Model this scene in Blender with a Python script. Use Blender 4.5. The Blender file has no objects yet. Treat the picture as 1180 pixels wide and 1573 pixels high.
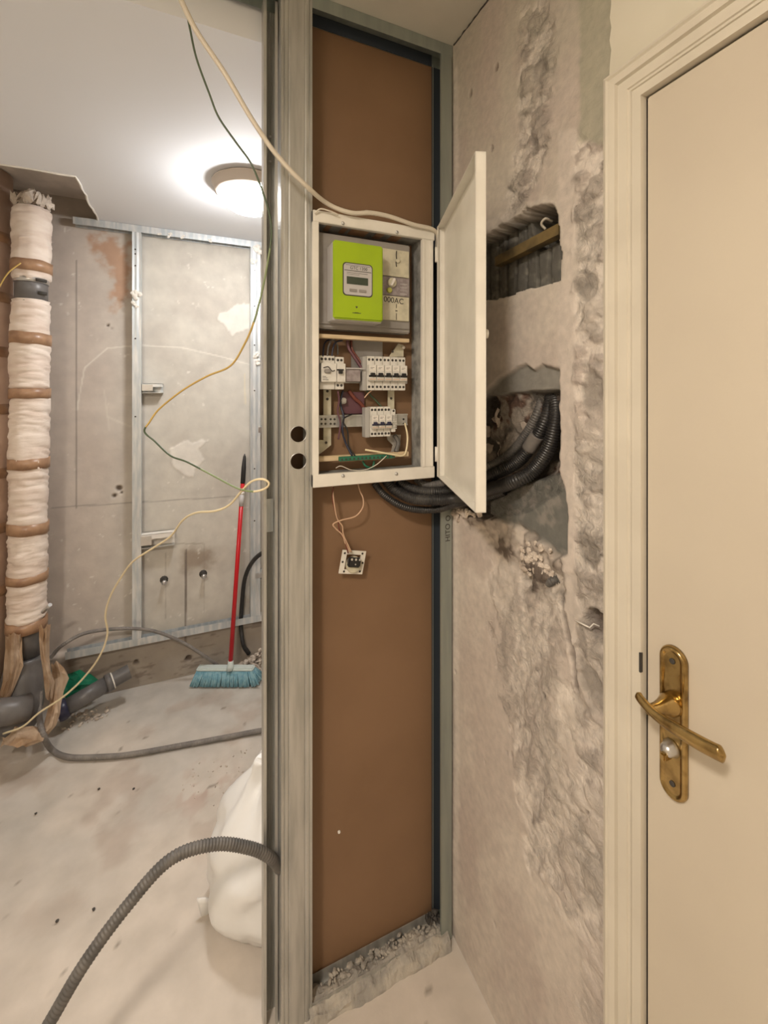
import bpy, bmesh, math, random
import numpy as np
from mathutils import Vector, Matrix
random.seed(7)
SC = bpy.context.scene
C = SC.collection
PI = math.pi

# ------------------------------------------------------------------ camera, world, light, exposure
CAM_H = 1.518
F = 683.0; CX = 590.0; HY = 608.0
YAW = math.atan2(0.4021, 0.9156)
cd = bpy.data.cameras.new('camera'); cam = bpy.data.objects.new('camera', cd); C.objects.link(cam)
cam.location = (0, 0, CAM_H); cam.rotation_euler = (PI/2, 0, -YAW)
cd.sensor_fit = 'HORIZONTAL'; cd.sensor_width = 36; cd.lens = F/1180*36
cd.shift_y = -(786.5-HY)/1180; cd.clip_start = 0.01
SC.camera = cam
w = bpy.data.worlds.new('world'); SC.world = w; w.use_nodes = True
w.node_tree.nodes['Background'].inputs[0].default_value = (1, .93, .85, 1)
w.node_tree.nodes['Background'].inputs[1].default_value = 0.36
SC.view_settings.view_transform = 'Standard'; SC.view_settings.look = 'None'
SC.view_settings.exposure = 0.0; SC.view_settings.gamma = 1
LAMP = (0.236, 1.92, 2.395)       # dome lamp in the back room
LAMP_EMIT = 92.0
def area(name, loc, size, power, col, rot=(0, 0, 0)):
    l = bpy.data.lights.new(name, 'AREA'); l.shape = 'DISK'; l.size = size; l.energy = power; l.color = col
    o = bpy.data.objects.new(name, l); o.location = loc; o.rotation_euler = rot; C.objects.link(o); return o
area('hall_lamp_light', (-0.72, -0.30, 2.44), 0.26, 38, (1, .89, .77))

# ------------------------------------------------------------------ pixel helpers (used to read real positions off the photograph)
def ray(px, py):
    a = (px-CX)/F; c = (HY-py)/F
    return a*.9156+.4021, -a*.4021+.9156, c
def onY(px, py, y):
    dx, dy, c = ray(px, py); t = y/dy; return Vector((dx*t, y, CAM_H+c*t))
def onX(px, py, x):
    dx, dy, c = ray(px, py); t = x/dx; return Vector((x, dy*t, CAM_H+c*t))
def onZ(px, py, z):
    dx, dy, c = ray(px, py); t = (z-CAM_H)/c; return Vector((dx*t, dy*t, z))
def at(px, py, t):
    dx, dy, c = ray(px, py); return Vector((dx*t, dy*t, CAM_H+c*t))
def XY(px, y): return onY(px, HY, y).x
def ZY(px, py, y): return onY(px, py, y).z

# ------------------------------------------------------------------ materials
def mat(name, c, rough=.6, metal=0, c2=None, scale=8, lo=.42, hi=.62, detail=6, bump=0, bscale=60,
        stretch=(1, 1, 1), attr=False, emit=0, coat=0, wave=None, spec=None, sss=0, trans=0, dist=.002):
    m = bpy.data.materials.new(name); m.use_nodes = True
    nt = m.node_tree; N = nt.nodes; L = nt.links; b = N['Principled BSDF']
    b.inputs['Roughness'].default_value = rough; b.inputs['Metallic'].default_value = metal
    if spec is not None: b.inputs['Specular IOR Level'].default_value = spec
    if coat: b.inputs['Coat Weight'].default_value = coat
    if trans: b.inputs['Transmission Weight'].default_value = trans
    tc = N.new('ShaderNodeTexCoord'); mp = N.new('ShaderNodeMapping'); mp.inputs['Scale'].default_value = stretch
    L.new(tc.outputs['Object'], mp.inputs[0])
    cs = None
    if attr:
        a = N.new('ShaderNodeAttribute'); a.attribute_name = 'Col'; cs = a.outputs['Color']
    if c2:
        n = N.new('ShaderNodeTexNoise'); n.inputs['Scale'].default_value = scale; n.inputs['Detail'].default_value = detail
        L.new(mp.outputs[0], n.inputs['Vector'])
        r = N.new('ShaderNodeMapRange'); r.inputs[1].default_value = lo; r.inputs[2].default_value = hi
        L.new(n.outputs['Fac'], r.inputs[0])
        mx = N.new('ShaderNodeMix'); mx.data_type = 'RGBA'
        if attr: mx.blend_type = 'MULTIPLY'; mx.inputs[0].default_value = 1
        if attr:
            m2 = N.new('ShaderNodeMix'); m2.data_type = 'RGBA'
            m2.inputs[6].default_value = (*c, 1); m2.inputs[7].default_value = (*c2, 1)
            L.new(r.outputs[0], m2.inputs[0]); L.new(cs, mx.inputs[6]); L.new(m2.outputs[2], mx.inputs[7])
        else:
            mx.inputs[6].default_value = (*c, 1); mx.inputs[7].default_value = (*c2, 1)
            L.new(r.outputs[0], mx.inputs[0])
        cs = mx.outputs[2]
    prevn = None
    if cs: L.new(cs, b.inputs['Base Color'])
    else: b.inputs['Base Color'].default_value = (*c, 1)
    if emit:
        b.inputs['Emission Color'].default_value = (*c, 1); b.inputs['Emission Strength'].default_value = emit
    h = None
    if attr == 'rough':
        at_ = N.new('ShaderNodeAttribute'); at_.attribute_name = 'Rgh'
        k = N.new('ShaderNodeTexNoise'); k.inputs['Scale'].default_value = 55; k.inputs['Detail'].default_value = 10; k.inputs['Roughness'].default_value = .68; k.inputs['Distortion'].default_value = .8
        L.new(mp.outputs[0], k.inputs['Vector'])
        rr = N.new('ShaderNodeMapRange'); rr.inputs[1].default_value = .36; rr.inputs[2].default_value = .62; rr.inputs[3].default_value = .84; rr.inputs[4].default_value = 1.20
        L.new(k.outputs['Fac'], rr.inputs[0])
        m3 = N.new('ShaderNodeMix'); m3.data_type = 'RGBA'; m3.blend_type = 'MULTIPLY'
        L.new(at_.outputs['Fac'], m3.inputs[0]); L.new(cs, m3.inputs[6]); L.new(rr.outputs[0], m3.inputs[7]); L.new(m3.outputs[2], b.inputs['Base Color'])
        mm = N.new('ShaderNodeMath'); mm.operation = 'MULTIPLY'; L.new(k.outputs['Fac'], mm.inputs[0]); L.new(at_.outputs['Fac'], mm.inputs[1])
        bp0 = N.new('ShaderNodeBump'); bp0.inputs['Strength'].default_value = .9; bp0.inputs['Distance'].default_value = .016
        L.new(mm.outputs[0], bp0.inputs['Height']); prevn = bp0.outputs[0]
    if bump:
        n2 = N.new('ShaderNodeTexNoise'); n2.inputs['Scale'].default_value = bscale; n2.inputs['Detail'].default_value = 8
        L.new(mp.outputs[0], n2.inputs['Vector']); h = n2.outputs['Fac']
    if wave:
        wv = N.new('ShaderNodeTexWave'); wv.bands_direction = wave[0]; wv.inputs['Scale'].default_value = wave[1]
        wv.inputs['Distortion'].default_value = wave[2]; wv.inputs['Detail'].default_value = 3
        L.new(tc.outputs['Object'], wv.inputs['Vector']); 
        if h:
            ad = N.new('ShaderNodeMath'); ad.operation = 'ADD'; L.new(h, ad.inputs[0]); L.new(wv.outputs['Fac'], ad.inputs[1]); h = ad.outputs[0]
        else: h = wv.outputs['Fac']; bump = wave[3]
    if h:
        bp = N.new('ShaderNodeBump'); bp.inputs['Strength'].default_value = bump; bp.inputs['Distance'].default_value = dist
        L.new(h, bp.inputs['Height']); L.new(bp.outputs[0], b.inputs['Normal'])
        if prevn: L.new(prevn, bp.inputs['Normal'])
    return m
M = {}
M['rwall'] = mat('rough_plaster', (.88, .88, .88), .85, c2=(1.06, 1.05, 1.04), scale=60, attr='rough', bump=.3, bscale=110, lo=.3, hi=.7)
M['fwall'] = mat('old_plaster', (.9, .9, .9), .85, c2=(1.06, 1.06, 1.05), scale=14, attr=True, bump=.25, bscale=60, lo=.3, hi=.7)
M['floor'] = mat('dusty_concrete', (.86, .86, .85), .82, c2=(1.06, 1.06, 1.06), scale=9, attr=True, bump=.25, bscale=70, lo=.3, hi=.7)
M['paint'] = mat('cream_wall_paint', (.71, .67, .56), .7, c2=(.67, .63, .52), scale=5, bump=.05, bscale=300)
M['ceil'] = mat('ceiling_paint', (.62, .60, .53), .8, c2=(.56, .545, .48), scale=4, bump=.06, bscale=200)
M['ceil2'] = mat('white_ceiling', (.80, .82, .86), .7)
M['slab'] = mat('raw_slab', (.62, .56, .50), .9, c2=(.74, .67, .60), scale=9, bump=.8, bscale=25, dist=.01)
M['hallwall'] = mat('hall_wall_paint', (.72, .66, .56), .8)
M['door'] = mat('cream_door_lacquer', (.60, .535, .435), .42, c2=(.575, .51, .415), scale=3, bump=.04, bscale=350)
M['trim'] = mat('cream_trim_lacquer', (.68, .63, .53), .38, c2=(.64, .59, .495), scale=8, bump=.05, bscale=120)
M['brass'] = mat('worn_brass', (.50, .355, .15), .2, 1, c2=(.22, .14, .055), scale=45, lo=.45, hi=.75, bump=.08, bscale=120)
M['steel'] = mat('bright_steel', (.62, .62, .62), .3, .9)
M['galv'] = mat('galvanised_steel', (.56, .555, .53), .36, .6, c2=(.42, .42, .40), scale=7, stretch=(6, 6, .6), bump=.12, bscale=160)
M['galvg'] = mat('dull_green_steel', (.36, .395, .36), .42, .55, c2=(.30, .335, .31), scale=6, stretch=(6, 6, .6), bump=.08, bscale=160)
M['flange_shade'] = mat('channel_shade', (.035, .045, .060), .5)  # near-black blue that stands in for shade inside the steel channels
M['galv2'] = mat('galvanised_steel_blue', (.56, .61, .64), .40, .55, c2=(.74, .75, .75), scale=9, stretch=(5, 5, .8), bump=.12, bscale=120)
M['kraft'] = mat('brown_board_paper', (.235, .138, .075), .62, c2=(.205, .118, .062), scale=2.2, bump=.06, bscale=200)
M['cab'] = mat('white_cabinet_paint', (.80, .77, .70), .35, c2=(.74, .71, .64), scale=14)
M['cabin'] = mat('cabinet_inner_grey', (.38, .38, .36), .6, c2=(.16, .16, .15), scale=30, lo=.4, hi=.7, bump=.5, bscale=160)
M['green'] = mat('lime_plastic', (.34, .49, .010), .35, c2=(.30, .44, .008), scale=9)
M['grey'] = mat('grey_plastic', (.30, .28, .26), .5, c2=(.26, .24, .22), scale=20)
M['lgrey'] = mat('light_grey_plastic', (.50, .48, .47), .5)
M['cream'] = mat('aged_cream_plate', (.62, .58, .44), .5, c2=(.48, .45, .34), scale=30)
M['violet'] = mat('mauve_grey_label', (.26, .22, .22), .5, c2=(.34, .30, .30), scale=80)
M['brk'] = mat('breaker_plastic', (.72, .70, .65), .45, c2=(.62, .60, .55), scale=60)
M['brkside'] = mat('breaker_side', (.42, .41, .39), .5)
M['black'] = mat('black_plastic', (.018, .017, .018), .4)
M['dark'] = mat('dark_hole', (.03, .027, .024), .8)
M['lcd'] = mat('lcd_glass', (.05, .065, .045), .15)
M['navy'] = mat('navy_toggle', (.03, .03, .07), .35)
M['wood'] = mat('pale_batten', (.66, .52, .34), .6, c2=(.55, .42, .25), scale=12, stretch=(1, 4, 8))
M['gterm'] = mat('green_terminal', (.02, .16, .09), .45)
M['purple'] = mat('mauve_wire', (.13, .055, .07), .45)
M['redbrown'] = mat('redbrown_wire', (.17, .045, .03), .45)
M['copper'] = mat('pinkish_wire', (.60, .40, .27), .45)
M['bluew'] = mat('navy_wire', (.02, .025, .05), .4)
M['ygw'] = mat('yellow_green_wire', (.45, .46, .10), .45)
M['whitew'] = mat('white_cable', (.66, .60, .50), .45)
M['yellw'] = mat('yellow_wire', (.58, .40, .12), .45)
M['palew'] = mat('pale_yellow_wire', (.80, .69, .46), .45)
M['greenw'] = mat('dark_green_wire', (.07, .10, .055), .45)
M['midgw'] = mat('green_wire', (.22, .28, .14), .45)
M['conduit'] = mat('grey_corrugated_conduit', (.10, .095, .09), .5, c2=(.15, .14, .13), scale=25)
M['conduitb'] = mat('black_corrugated_conduit', (.022, .021, .021), .4, c2=(.06, .056, .052), scale=20, lo=.5, hi=.75)
M['hose'] = mat('grey_hose', (.17, .155, .145), .55, c2=(.24, .22, .20), scale=18)
M['wrap'] = mat('foam_wrap', (.80, .70, .62), .7, c2=(.70, .58, .50), scale=9, bump=.5, bscale=45, stretch=(.5, .5, 2.2), dist=.004)
M['tape'] = mat('brown_tape', (.40, .24, .14), .35, c2=(.30, .17, .10), scale=25)
M['wrapb'] = mat('tan_wrap', (.64, .47, .37), .7, c2=(.50, .34, .25), scale=6, bump=.5, bscale=25, dist=.004)
M['pvc'] = mat('grey_pvc', (.115, .11, .11), .38, c2=(.16, .15, .145), scale=12)
M['torn'] = mat('torn_foam', (.84, .68, .52), .8, c2=(.62, .43, .27), scale=14, bump=.6, bscale=50, dist=.004)
M['red'] = mat('red_lacquer', (.55, .008, .015), .3)
M['bristle'] = mat('blue_bristle', (.15, .32, .40), .7, c2=(.26, .44, .50), scale=60)
M['mint'] = mat('pale_mint_plastic', (.62, .70, .68), .4)
M['bag'] = mat('white_plastic_bag', (.86, .86, .85), .3, c2=(.80, .80, .79), scale=5)
M['debris'] = mat('plaster_debris', (.66, .58, .50), .9, c2=(.45, .38, .32), scale=30, bump=.5, bscale=60)
M['mortar'] = mat('grey_mortar', (.32, .30, .27), .9, c2=(.48, .44, .38), scale=20, bump=.9, bscale=60, dist=.006)
M['plast'] = mat('white_plaster', (.80, .76, .70), .8, bump=.6, bscale=60)
M['gscrap'] = mat('green_plastic', (.01, .17, .09), .3)
M['beam'] = mat('ochre_batten', (.20, .14, .055), .7, c2=(.09, .07, .035), scale=18)
M['dome'] = mat('lamp_glass', (1, .98, .96), .3, emit=LAMP_EMIT)
M['rim'] = mat('lamp_rim', (.60, .53, .45), .4)
M['dirt'] = mat('dark_rubber', (.05, .045, .04), .7)

# ------------------------------------------------------------------ mesh helpers
WM = {}
def link(name, me, parent=None, smooth=False):
    if smooth:
        for p in me.polygons: p.use_smooth = True
    o = bpy.data.objects.new(name, me); C.objects.link(o)
    if parent:
        o.parent = parent; o.matrix_parent_inverse = WM[parent.name].inverted(); WM[o.name] = Matrix.Identity(4)
    else:
        vs = np.empty(len(me.vertices)*3); me.vertices.foreach_get('co', vs); vs = vs.reshape(-1, 3)
        c = Vector(((vs[:, 0].min()+vs[:, 0].max())/2, (vs[:, 1].min()+vs[:, 1].max())/2, vs[:, 2].min()))
        me.transform(Matrix.Translation(-c)); o.location = c; WM[o.name] = Matrix.Translation(c)
    return o
def obj(name, bm, m, parent=None, smooth=False, angle=None):
    me = bpy.data.meshes.new(name); bmesh.ops.recalc_face_normals(bm, faces=bm.faces[:]); bm.to_mesh(me); bm.free()
    ms = m if isinstance(m, (list, tuple)) else [m]
    for k in ms: me.materials.append(M[k])
    o = link(name, me, parent, smooth)
    if smooth and angle: 
        me.set_sharp_from_angle(angle=math.radians(angle))
    return o
def tag(o, label, cat=None, group=None, kind=None):
    if label: o['label'] = label
    if cat: o['category'] = cat
    if group: o['group'] = group
    if kind: o['kind'] = kind
    return o
def thing(name, label, cat, loc, group=None):
    o = bpy.data.objects.new(name, None); C.objects.link(o); o.location = loc; o.empty_display_size = .03
    WM[o.name] = Matrix.Translation(Vector(loc)); return tag(o, label, cat, group)
def struct(o): o['kind'] = 'structure'; return o
def dup(o, off, parent=None, label=None):
    c = o.copy(); C.objects.link(c)
    if parent is None: c.location = o.location+Vector(off)
    else:
        pi = o.matrix_parent_inverse.copy(); c.parent = parent; c.matrix_parent_inverse = pi
    if label: c['label'] = label
    for ch in list(o.children): dup(ch, off, c)
    return c
def NB(): return bmesh.new()
def box(bm, x0, x1, y0, y1, z0, z1, bev=0, mi=0, rot=None, cen=None):
    v = [bm.verts.new((x, y, z)) for x in (x0, x1) for y in (y0, y1) for z in (z0, z1)]
    fs = [bm.faces.new([v[i] for i in q]) for q in ((0, 1, 3, 2), (4, 6, 7, 5), (0, 4, 5, 1), (2, 3, 7, 6), (0, 2, 6, 4), (1, 5, 7, 3))]
    for f in fs: f.material_index = mi
    if bev:
        es = list({e for f in fs for e in f.edges})
        r = bmesh.ops.bevel(bm, geom=es, offset=bev, segments=2, affect='EDGES', clamp_overlap=True)
        v = list({vv for f in r['faces'] for vv in f.verts})
    if rot is not None:
        allv = set(v)
        bmesh.ops.rotate(bm, verts=list(allv), cent=cen, matrix=rot)
    return v
def cr(pts, n=8, closed=False):
    pts = [Vector(p) for p in pts]
    if len(pts) < 3: return [pts[0].lerp(pts[1], i/n) for i in range(n+1)]
    P = [pts[0]*2-pts[1]]+pts+[pts[-1]*2-pts[-2]]; out = []
    for i in range(1, len(P)-2):
        a, b, c, d = P[i-1:i+3]
        for k in range(n):
            t = k/n
            out.append(.5*((2*b)+(c-a)*t+(2*a-5*b+4*c-d)*t*t+(3*b-a-3*c+d)*t**3))
    out.append(pts[-1]); return out
def resample(path, step):
    out = [path[0]]; acc = 0; prev = path[0]
    for p in path[1:]:
        d = (p-prev).length
        while d > 0 and acc+d >= step:
            prev = prev.lerp(p, (step-acc)/d); out.append(prev.copy()); d = (p-prev).length; acc = 0
        acc += d; prev = p
    out.append(path[-1]); return out
def tube(bm, path, r, seg=10, rf=None, caps=True, mf=None, flat=None):
    path = [Vector(p) for p in path]; n = len(path); rings = []
    T = [(path[min(i+1, n-1)]-path[max(i-1, 0)]).normalized() for i in range(n)]
    up = Vector((0, 0, 1)) if abs(T[0].z) < .9 else Vector((1, 0, 0))
    u = T[0].cross(up).normalized()
    for i in range(n):
        u = (u-T[i]*u.dot(T[i])).normalized(); v = T[i].cross(u)
        rr = rf(i, n) if rf else r
        rings.append([bm.verts.new(path[i]+(u*math.cos(a)*(flat or 1)+v*math.sin(a))*rr) for a in [2*PI*k/seg for k in range(seg)]])
    for i in range(n-1):
        for k in range(seg):
            f = bm.faces.new((rings[i][k], rings[i][(k+1) % seg], rings[i+1][(k+1) % seg], rings[i+1][k])); f.smooth = True
            if mf: f.material_index = mf(i, n)
    if caps: bm.faces.new(rings[0][::-1]); bm.faces.new(rings[-1])
    return rings
def corr(bm, pts, r, pitch=.006, seg=12, depth=.14):
    path = resample(cr(pts, 24), pitch/4)
    pat = [1, 1, 1-depth, 1-depth]
    tube(bm, path, r, seg, rf=lambda i, n: r*pat[i % 4])
def cyl(bm, p0, p1, r, seg=16, r1=None):
    r1 = r if r1 is None else r1
    tube(bm, [p0, p1], r, seg, rf=lambda i, n: r if i == 0 else r1)
def lathe(bm, prof, o, ax, seg=24):
    o = Vector(o); ax = Vector(ax).normalized(); u = ax.orthogonal().normalized(); v = ax.cross(u); R = []
    for r, h in prof:
        R.append([bm.verts.new(o+ax*h+(u*math.cos(a)+v*math.sin(a))*max(r, 1e-5)) for a in [2*PI*k/seg for k in range(seg)]])
    for i in range(len(R)-1):
        for k in range(seg): bm.faces.new((R[i][k], R[i][(k+1) % seg], R[i+1][(k+1) % seg], R[i+1][k])).smooth = True
    bm.faces.new(R[0][::-1]); bm.faces.new(R[-1])
def prism(bm, pts, d, mi=0):
    a = [bm.verts.new(p) for p in pts]; b = [bm.verts.new(Vector(p)+Vector(d)) for p in pts]; n = len(pts)
    bm.faces.new(a[::-1]).material_index = mi; bm.faces.new(b).material_index = mi
    for i in range(n): bm.faces.new((a[i], a[(i+1) % n], b[(i+1) % n], b[i])).material_index = mi
def ribbon(bm, prof, th, ax, lo, hi):
    """thin sheet whose cross-section is the polyline prof [(a,b)...], extruded from lo to hi along ax"""
    n = len(prof); P = [Vector((p[0], p[1], 0)) for p in prof]; off = []
    for i in range(n):
        t = (P[min(i+1, n-1)]-P[max(i-1, 0)]).normalized(); off.append(P[i]+Vector((-t.y, t.x, 0))*th)
    loop = P+off[::-1]
    def w(p, h): return (p.x, p.y, h) if ax == 'z' else ((h, p.x, p.y) if ax == 'x' else (p.x, h, p.y))
    a = [bm.verts.new(w(p, lo)) for p in loop]; b = [bm.verts.new(w(p, hi)) for p in loop]; m = len(loop)
    for i in range(m): bm.faces.new((a[i], a[(i+1) % m], b[(i+1) % m], b[i]))
    for i in range(n-1):
        bm.faces.new((a[i+1], a[i], a[m-1-i], a[m-2-i])); bm.faces.new((b[i], b[i+1], b[m-2-i], b[m-1-i]))
def text(name, s, size, m, mtx, parent, ext=.0004, align='CENTER'):
    cu = bpy.data.curves.new(name, 'FONT'); cu.body = s; cu.size = size; cu.extrude = ext; cu.align_x = align; cu.align_y = 'CENTER'
    o = bpy.data.objects.new(name, cu); C.objects.link(o)
    me = bpy.data.meshes.new_from_object(o.evaluated_get(bpy.context.evaluated_depsgraph_get()))
    bpy.data.objects.remove(o); me.transform(mtx); me.materials.clear(); me.materials.append(M[m]); me.name = name
    return link(name, me, parent)
FACE_Y = Matrix(((1, 0, 0, 0), (0, 0, -1, 0), (0, 1, 0, 0), (0, 0, 0, 1)))   # text facing -y

# numpy value noise
def vnoise(x, y, seed=0):
    xi = np.floor(x).astype(np.int64); yi = np.floor(y).astype(np.int64); fx = x-xi; fy = y-yi
    fx = fx*fx*(3-2*fx); fy = fy*fy*(3-2*fy)
    def h(a, b):
        n = (a*374761393+b*668265263+seed*974634777) & 0x7fffffff
        n = ((n ^ (n >> 13))*1274126177) & 0x7fffffff
        return ((n ^ (n >> 16)) & 0xffff)/65535.
    return (h(xi, yi)*(1-fx)+h(xi+1, yi)*fx)*(1-fy)+(h(xi, yi+1)*(1-fx)+h(xi+1, yi+1)*fx)*fy
def fbm(x, y, f, o=5, seed=0):
    s = 0; a = .5; t = 0
    for i in range(o): s = s+a*vnoise(x*f+i*17.3, y*f+i*9.1, seed+i); t += a; a *= .55; f *= 2
    return s/t
def sm(a, b, x):
    t = np.clip((x-a)/(b-a), 0, 1); return t*t*(3-2*t)
def sdp(u, v, poly):
    """signed distance, negative inside"""
    n = len(poly); d = np.full(u.shape, 1e9); ins = np.zeros(u.shape, bool)
    for i in range(n):
        x0, y0 = poly[i]; x1, y1 = poly[(i+1) % n]; ex, ey = x1-x0, y1-y0
        t = np.clip(((u-x0)*ex+(v-y0)*ey)/(ex*ex+ey*ey+1e-12), 0, 1)
        d = np.minimum(d, np.hypot(u-x0-t*ex, v-y0-t*ey))
        c = ((y0 > v) != (y1 > v)) & (u < (x1-x0)*(v-y0)/(y1-y0+1e-12)+x0); ins ^= c
    return np.where(ins, -d, d)
def sdl(u, v, pl):
    d = np.full(u.shape, 1e9)
    for i in range(len(pl)-1):
        x0, y0 = pl[i]; x1, y1 = pl[i+1]; ex, ey = x1-x0, y1-y0
        t = np.clip(((u-x0)*ex+(v-y0)*ey)/(ex*ex+ey*ey+1e-12), 0, 1)
        d = np.minimum(d, np.hypot(u-x0-t*ex, v-y0-t*ey))
    return d
def gridmesh(name, X, Y, Z, col, m, smooth=True, rgh=None):
    n0, n1 = X.shape; me = bpy.data.meshes.new(name)
    idx = np.arange(n0*n1).reshape(n0, n1)
    q = np.stack([idx[:-1, :-1], idx[1:, :-1], idx[1:, 1:], idx[:-1, 1:]], -1).reshape(-1, 4)
    me.vertices.add(n0*n1); me.vertices.foreach_set('co', np.stack([X, Y, Z], -1).ravel().astype(np.float32))
    me.loops.add(q.size); me.loops.foreach_set('vertex_index', q.ravel().astype(np.int32))
    me.polygons.add(len(q)); me.polygons.foreach_set('loop_start', (np.arange(len(q))*4).astype(np.int32))
    me.update(calc_edges=True); me.validate()
    a = me.color_attributes.new('Col', 'FLOAT_COLOR', 'POINT')
    a.data.foreach_set('color', np.concatenate([col, np.ones(col.shape[:2]+(1,))], -1).ravel().astype(np.float32))
    if rgh is not None:
        a = me.attributes.new('Rgh', 'FLOAT', 'POINT'); a.data.foreach_set('value', rgh.ravel().astype(np.float32))
    me.materials.append(M[m]); return struct(link(name, me, None, smooth))
def lerpc(col, c, m): return col*(1-m[..., None])+np.array(c)*m[..., None]

# ================================================================== SETTING
XR = 0.68; YP = 1.0625; YB = 1.122; YF = 2.66; ZC = 2.50; ZC2 = 2.395; XL = -1.0
# floor
xs = np.arange(-1.05, 1.36, .011); ys = np.arange(-1.7, 2.70, .011)
X, Y = np.meshgrid(xs, ys, indexing='ij')
Z = (fbm(X, Y, 3, 4, 3)-.5)*.010+(fbm(X, Y, 25, 3, 8)-.5)*.002-.002
col = np.ones(X.shape+(3,))*np.array((.66, .59, .52))
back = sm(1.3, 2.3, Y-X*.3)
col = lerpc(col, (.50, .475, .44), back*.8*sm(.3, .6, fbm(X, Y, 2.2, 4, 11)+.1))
col = lerpc(col, (.42, .33, .27), sm(.60, .75, fbm(X, Y, 5, 5, 21))*.5*sm(1.3, 1.8, Y))
rd = onZ(315, 1210, 0); col = lerpc(col, (.50, .36, .30), np.exp(-((X-rd.x)**2+(Y-rd.y)**2)/.012)*sm(.45, .6, fbm(X, Y, 22, 4, 5))*.8)
col = lerpc(col, (.22, .18, .14), sm(.86, .92, fbm(X, Y, 34, 2, 33))*.8)
col = lerpc(col, (.52, .46, .40), sm(.52, .7, fbm(X, Y, 1.6, 5, 41))*.35)
gridmesh('floor', X, Y, Z, col, 'floor')
# right wall, stripped to plaster
def R2(pts): return [(p.y, p.z) for p in (onX(a, b, XR) for a, b in pts)]
ys = np.arange(.552, 1.14, .0035); zs = np.arange(0, ZC+.004, .0038)
U, V = np.meshgrid(ys, zs, indexing='ij')
n1 = fbm(U, V, 9, 5, 1); n2 = fbm(U, V, 40, 4, 2); n3 = fbm(U*1.0, V*1.7, 22, 5, 3); nj = (fbm(U, V, 30, 4, 9)-.5)
nd = fbm(U+V*.45, V*.35-U*.2, 26, 5, 14)
col = np.ones(U.shape+(3,))*np.array((.56, .495, .445))
col = lerpc(col, (.62, .56, .50), sm(.40, .62, n1))
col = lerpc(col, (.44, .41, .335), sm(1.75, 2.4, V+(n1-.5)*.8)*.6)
col = lerpc(col, (.49, .41, .37), sm(.5, .75, fbm(U*2, V, 3.5, 4, 6))*.5)
disp = (fbm(U, V, 6, 3, 4)-.5)*.006
ridge = 1-np.abs(2*n3-1)*1.6
# rough zones
zA = sm(.012, -.008, sdp(U, V, R2([(884, 215), (936, 215), (936, 1573), (894, 1573), (886, 1150), (884, 800)]))+nj*.04)
zA = zA*(1-.65*sm(1.15, .75, V))
zB = sm(.015, -.015, sdp(U, V, R2([(800, 15), (838, 0), (850, 60), (846, 200), (835, 260), (800, 320), (775, 330), (790, 260), (800, 120)]))+nj*.05)
zC = sm(.02, -.02, sdp(U, V, R2([(755, 860), (820, 880), (868, 900), (868, 1050), (846, 1330), (815, 1330), (790, 1150), (765, 1000)]))+nj*.10)*.8
zD = sm(.02, -.02, sdp(U, V, R2([(800, 1300), (930, 1100), (930, 1450), (860, 1420)]))+nj*.06)*.5
rz = np.clip(zA+zB+zC+zD, 0, 1)
nn = np.where(zC > zA, nd, n3)
disp -= rz*(sm(.35, .65, nn)-.2)*.0075+rz*(n2-.5)*.006
disp += rz*np.clip(ridge-.7, 0, 1)*.006
col = lerpc(col, (.86, .79, .715), rz*sm(.50, .42, nn)*.75)
col = lerpc(col, (.51, .455, .405), rz*sm(.58, .68, nn)*.5)
col = lerpc(col, (.40, .355, .315), zA*sm(.60, .70, fbm(U, V, 14, 4, 55))*.6)
# smooth ribbon between
rb = sm(.006, -.004, sdp(U, V, R2([(858, 200), (882, 200), (882, 1060), (860, 880)]))+nj*.012)
col = lerpc(col, (.64, .575, .52), rb*.8); disp -= rb*.0005-.001*rb
# diagonal step of the plaster layer
st = sm(.004, -.004, sdp(U, V, R2([(858, 880), (862, 930), (878, 1000), (886, 1060), (882, 1090), (930, 1100), (930, 880)]))+nj*.012)
col = lerpc(col, (.47, .42, .375), st*.5); disp += st*.003
gr = sm(.0055, .001, sdl(U, V, R2([(858, 860), (862, 930), (878, 1000), (886, 1060)]))+nj*.008)
col = lerpc(col, (.18, .15, .13), gr*.8); disp += gr*.006
# greenish-grey untouched strip at the top by the paint
gs = sm(.006, -.006, sdp(U, V, R2([(888, -90), (945, -90), (945, 230), (892, 215)]))+nj*.02)
col = lerpc(col, (.40, .385, .30), gs*.85)
# pale smear bands
for pl, wd in (([(700, 110), (702, 1420)], .010), ([(720, 880), (800, 960), (850, 1180)], .012), ([(800, 330), (742, 352)], .008), ([(742, 345), (800, 318), (838, 306)], .006)):
    k = sm(wd*1.8, wd*.5, sdl(U, V, R2(pl))+nj*.02); col = lerpc(col, (.70, .64, .575), k*.55)
# small pits
for (a, b, r) in ((722, 143, .007), (763, 103, .007), (755, 228, .007), (787, 1160, .006), (760, 1420, .004), (700, 1032, .003), (745, 1170, .004), (780, 1156, .004), (852, 1250, .005), (905, 1250, .004), (838, 1068, .004)):
    p = onX(a, b, XR); k = sm(r*1.2, r*.5, np.hypot(U-p.y, (V-p.z)*.7)+nj*.006); disp += k*.008; col = lerpc(col, (.16, .12, .10), k)
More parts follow.
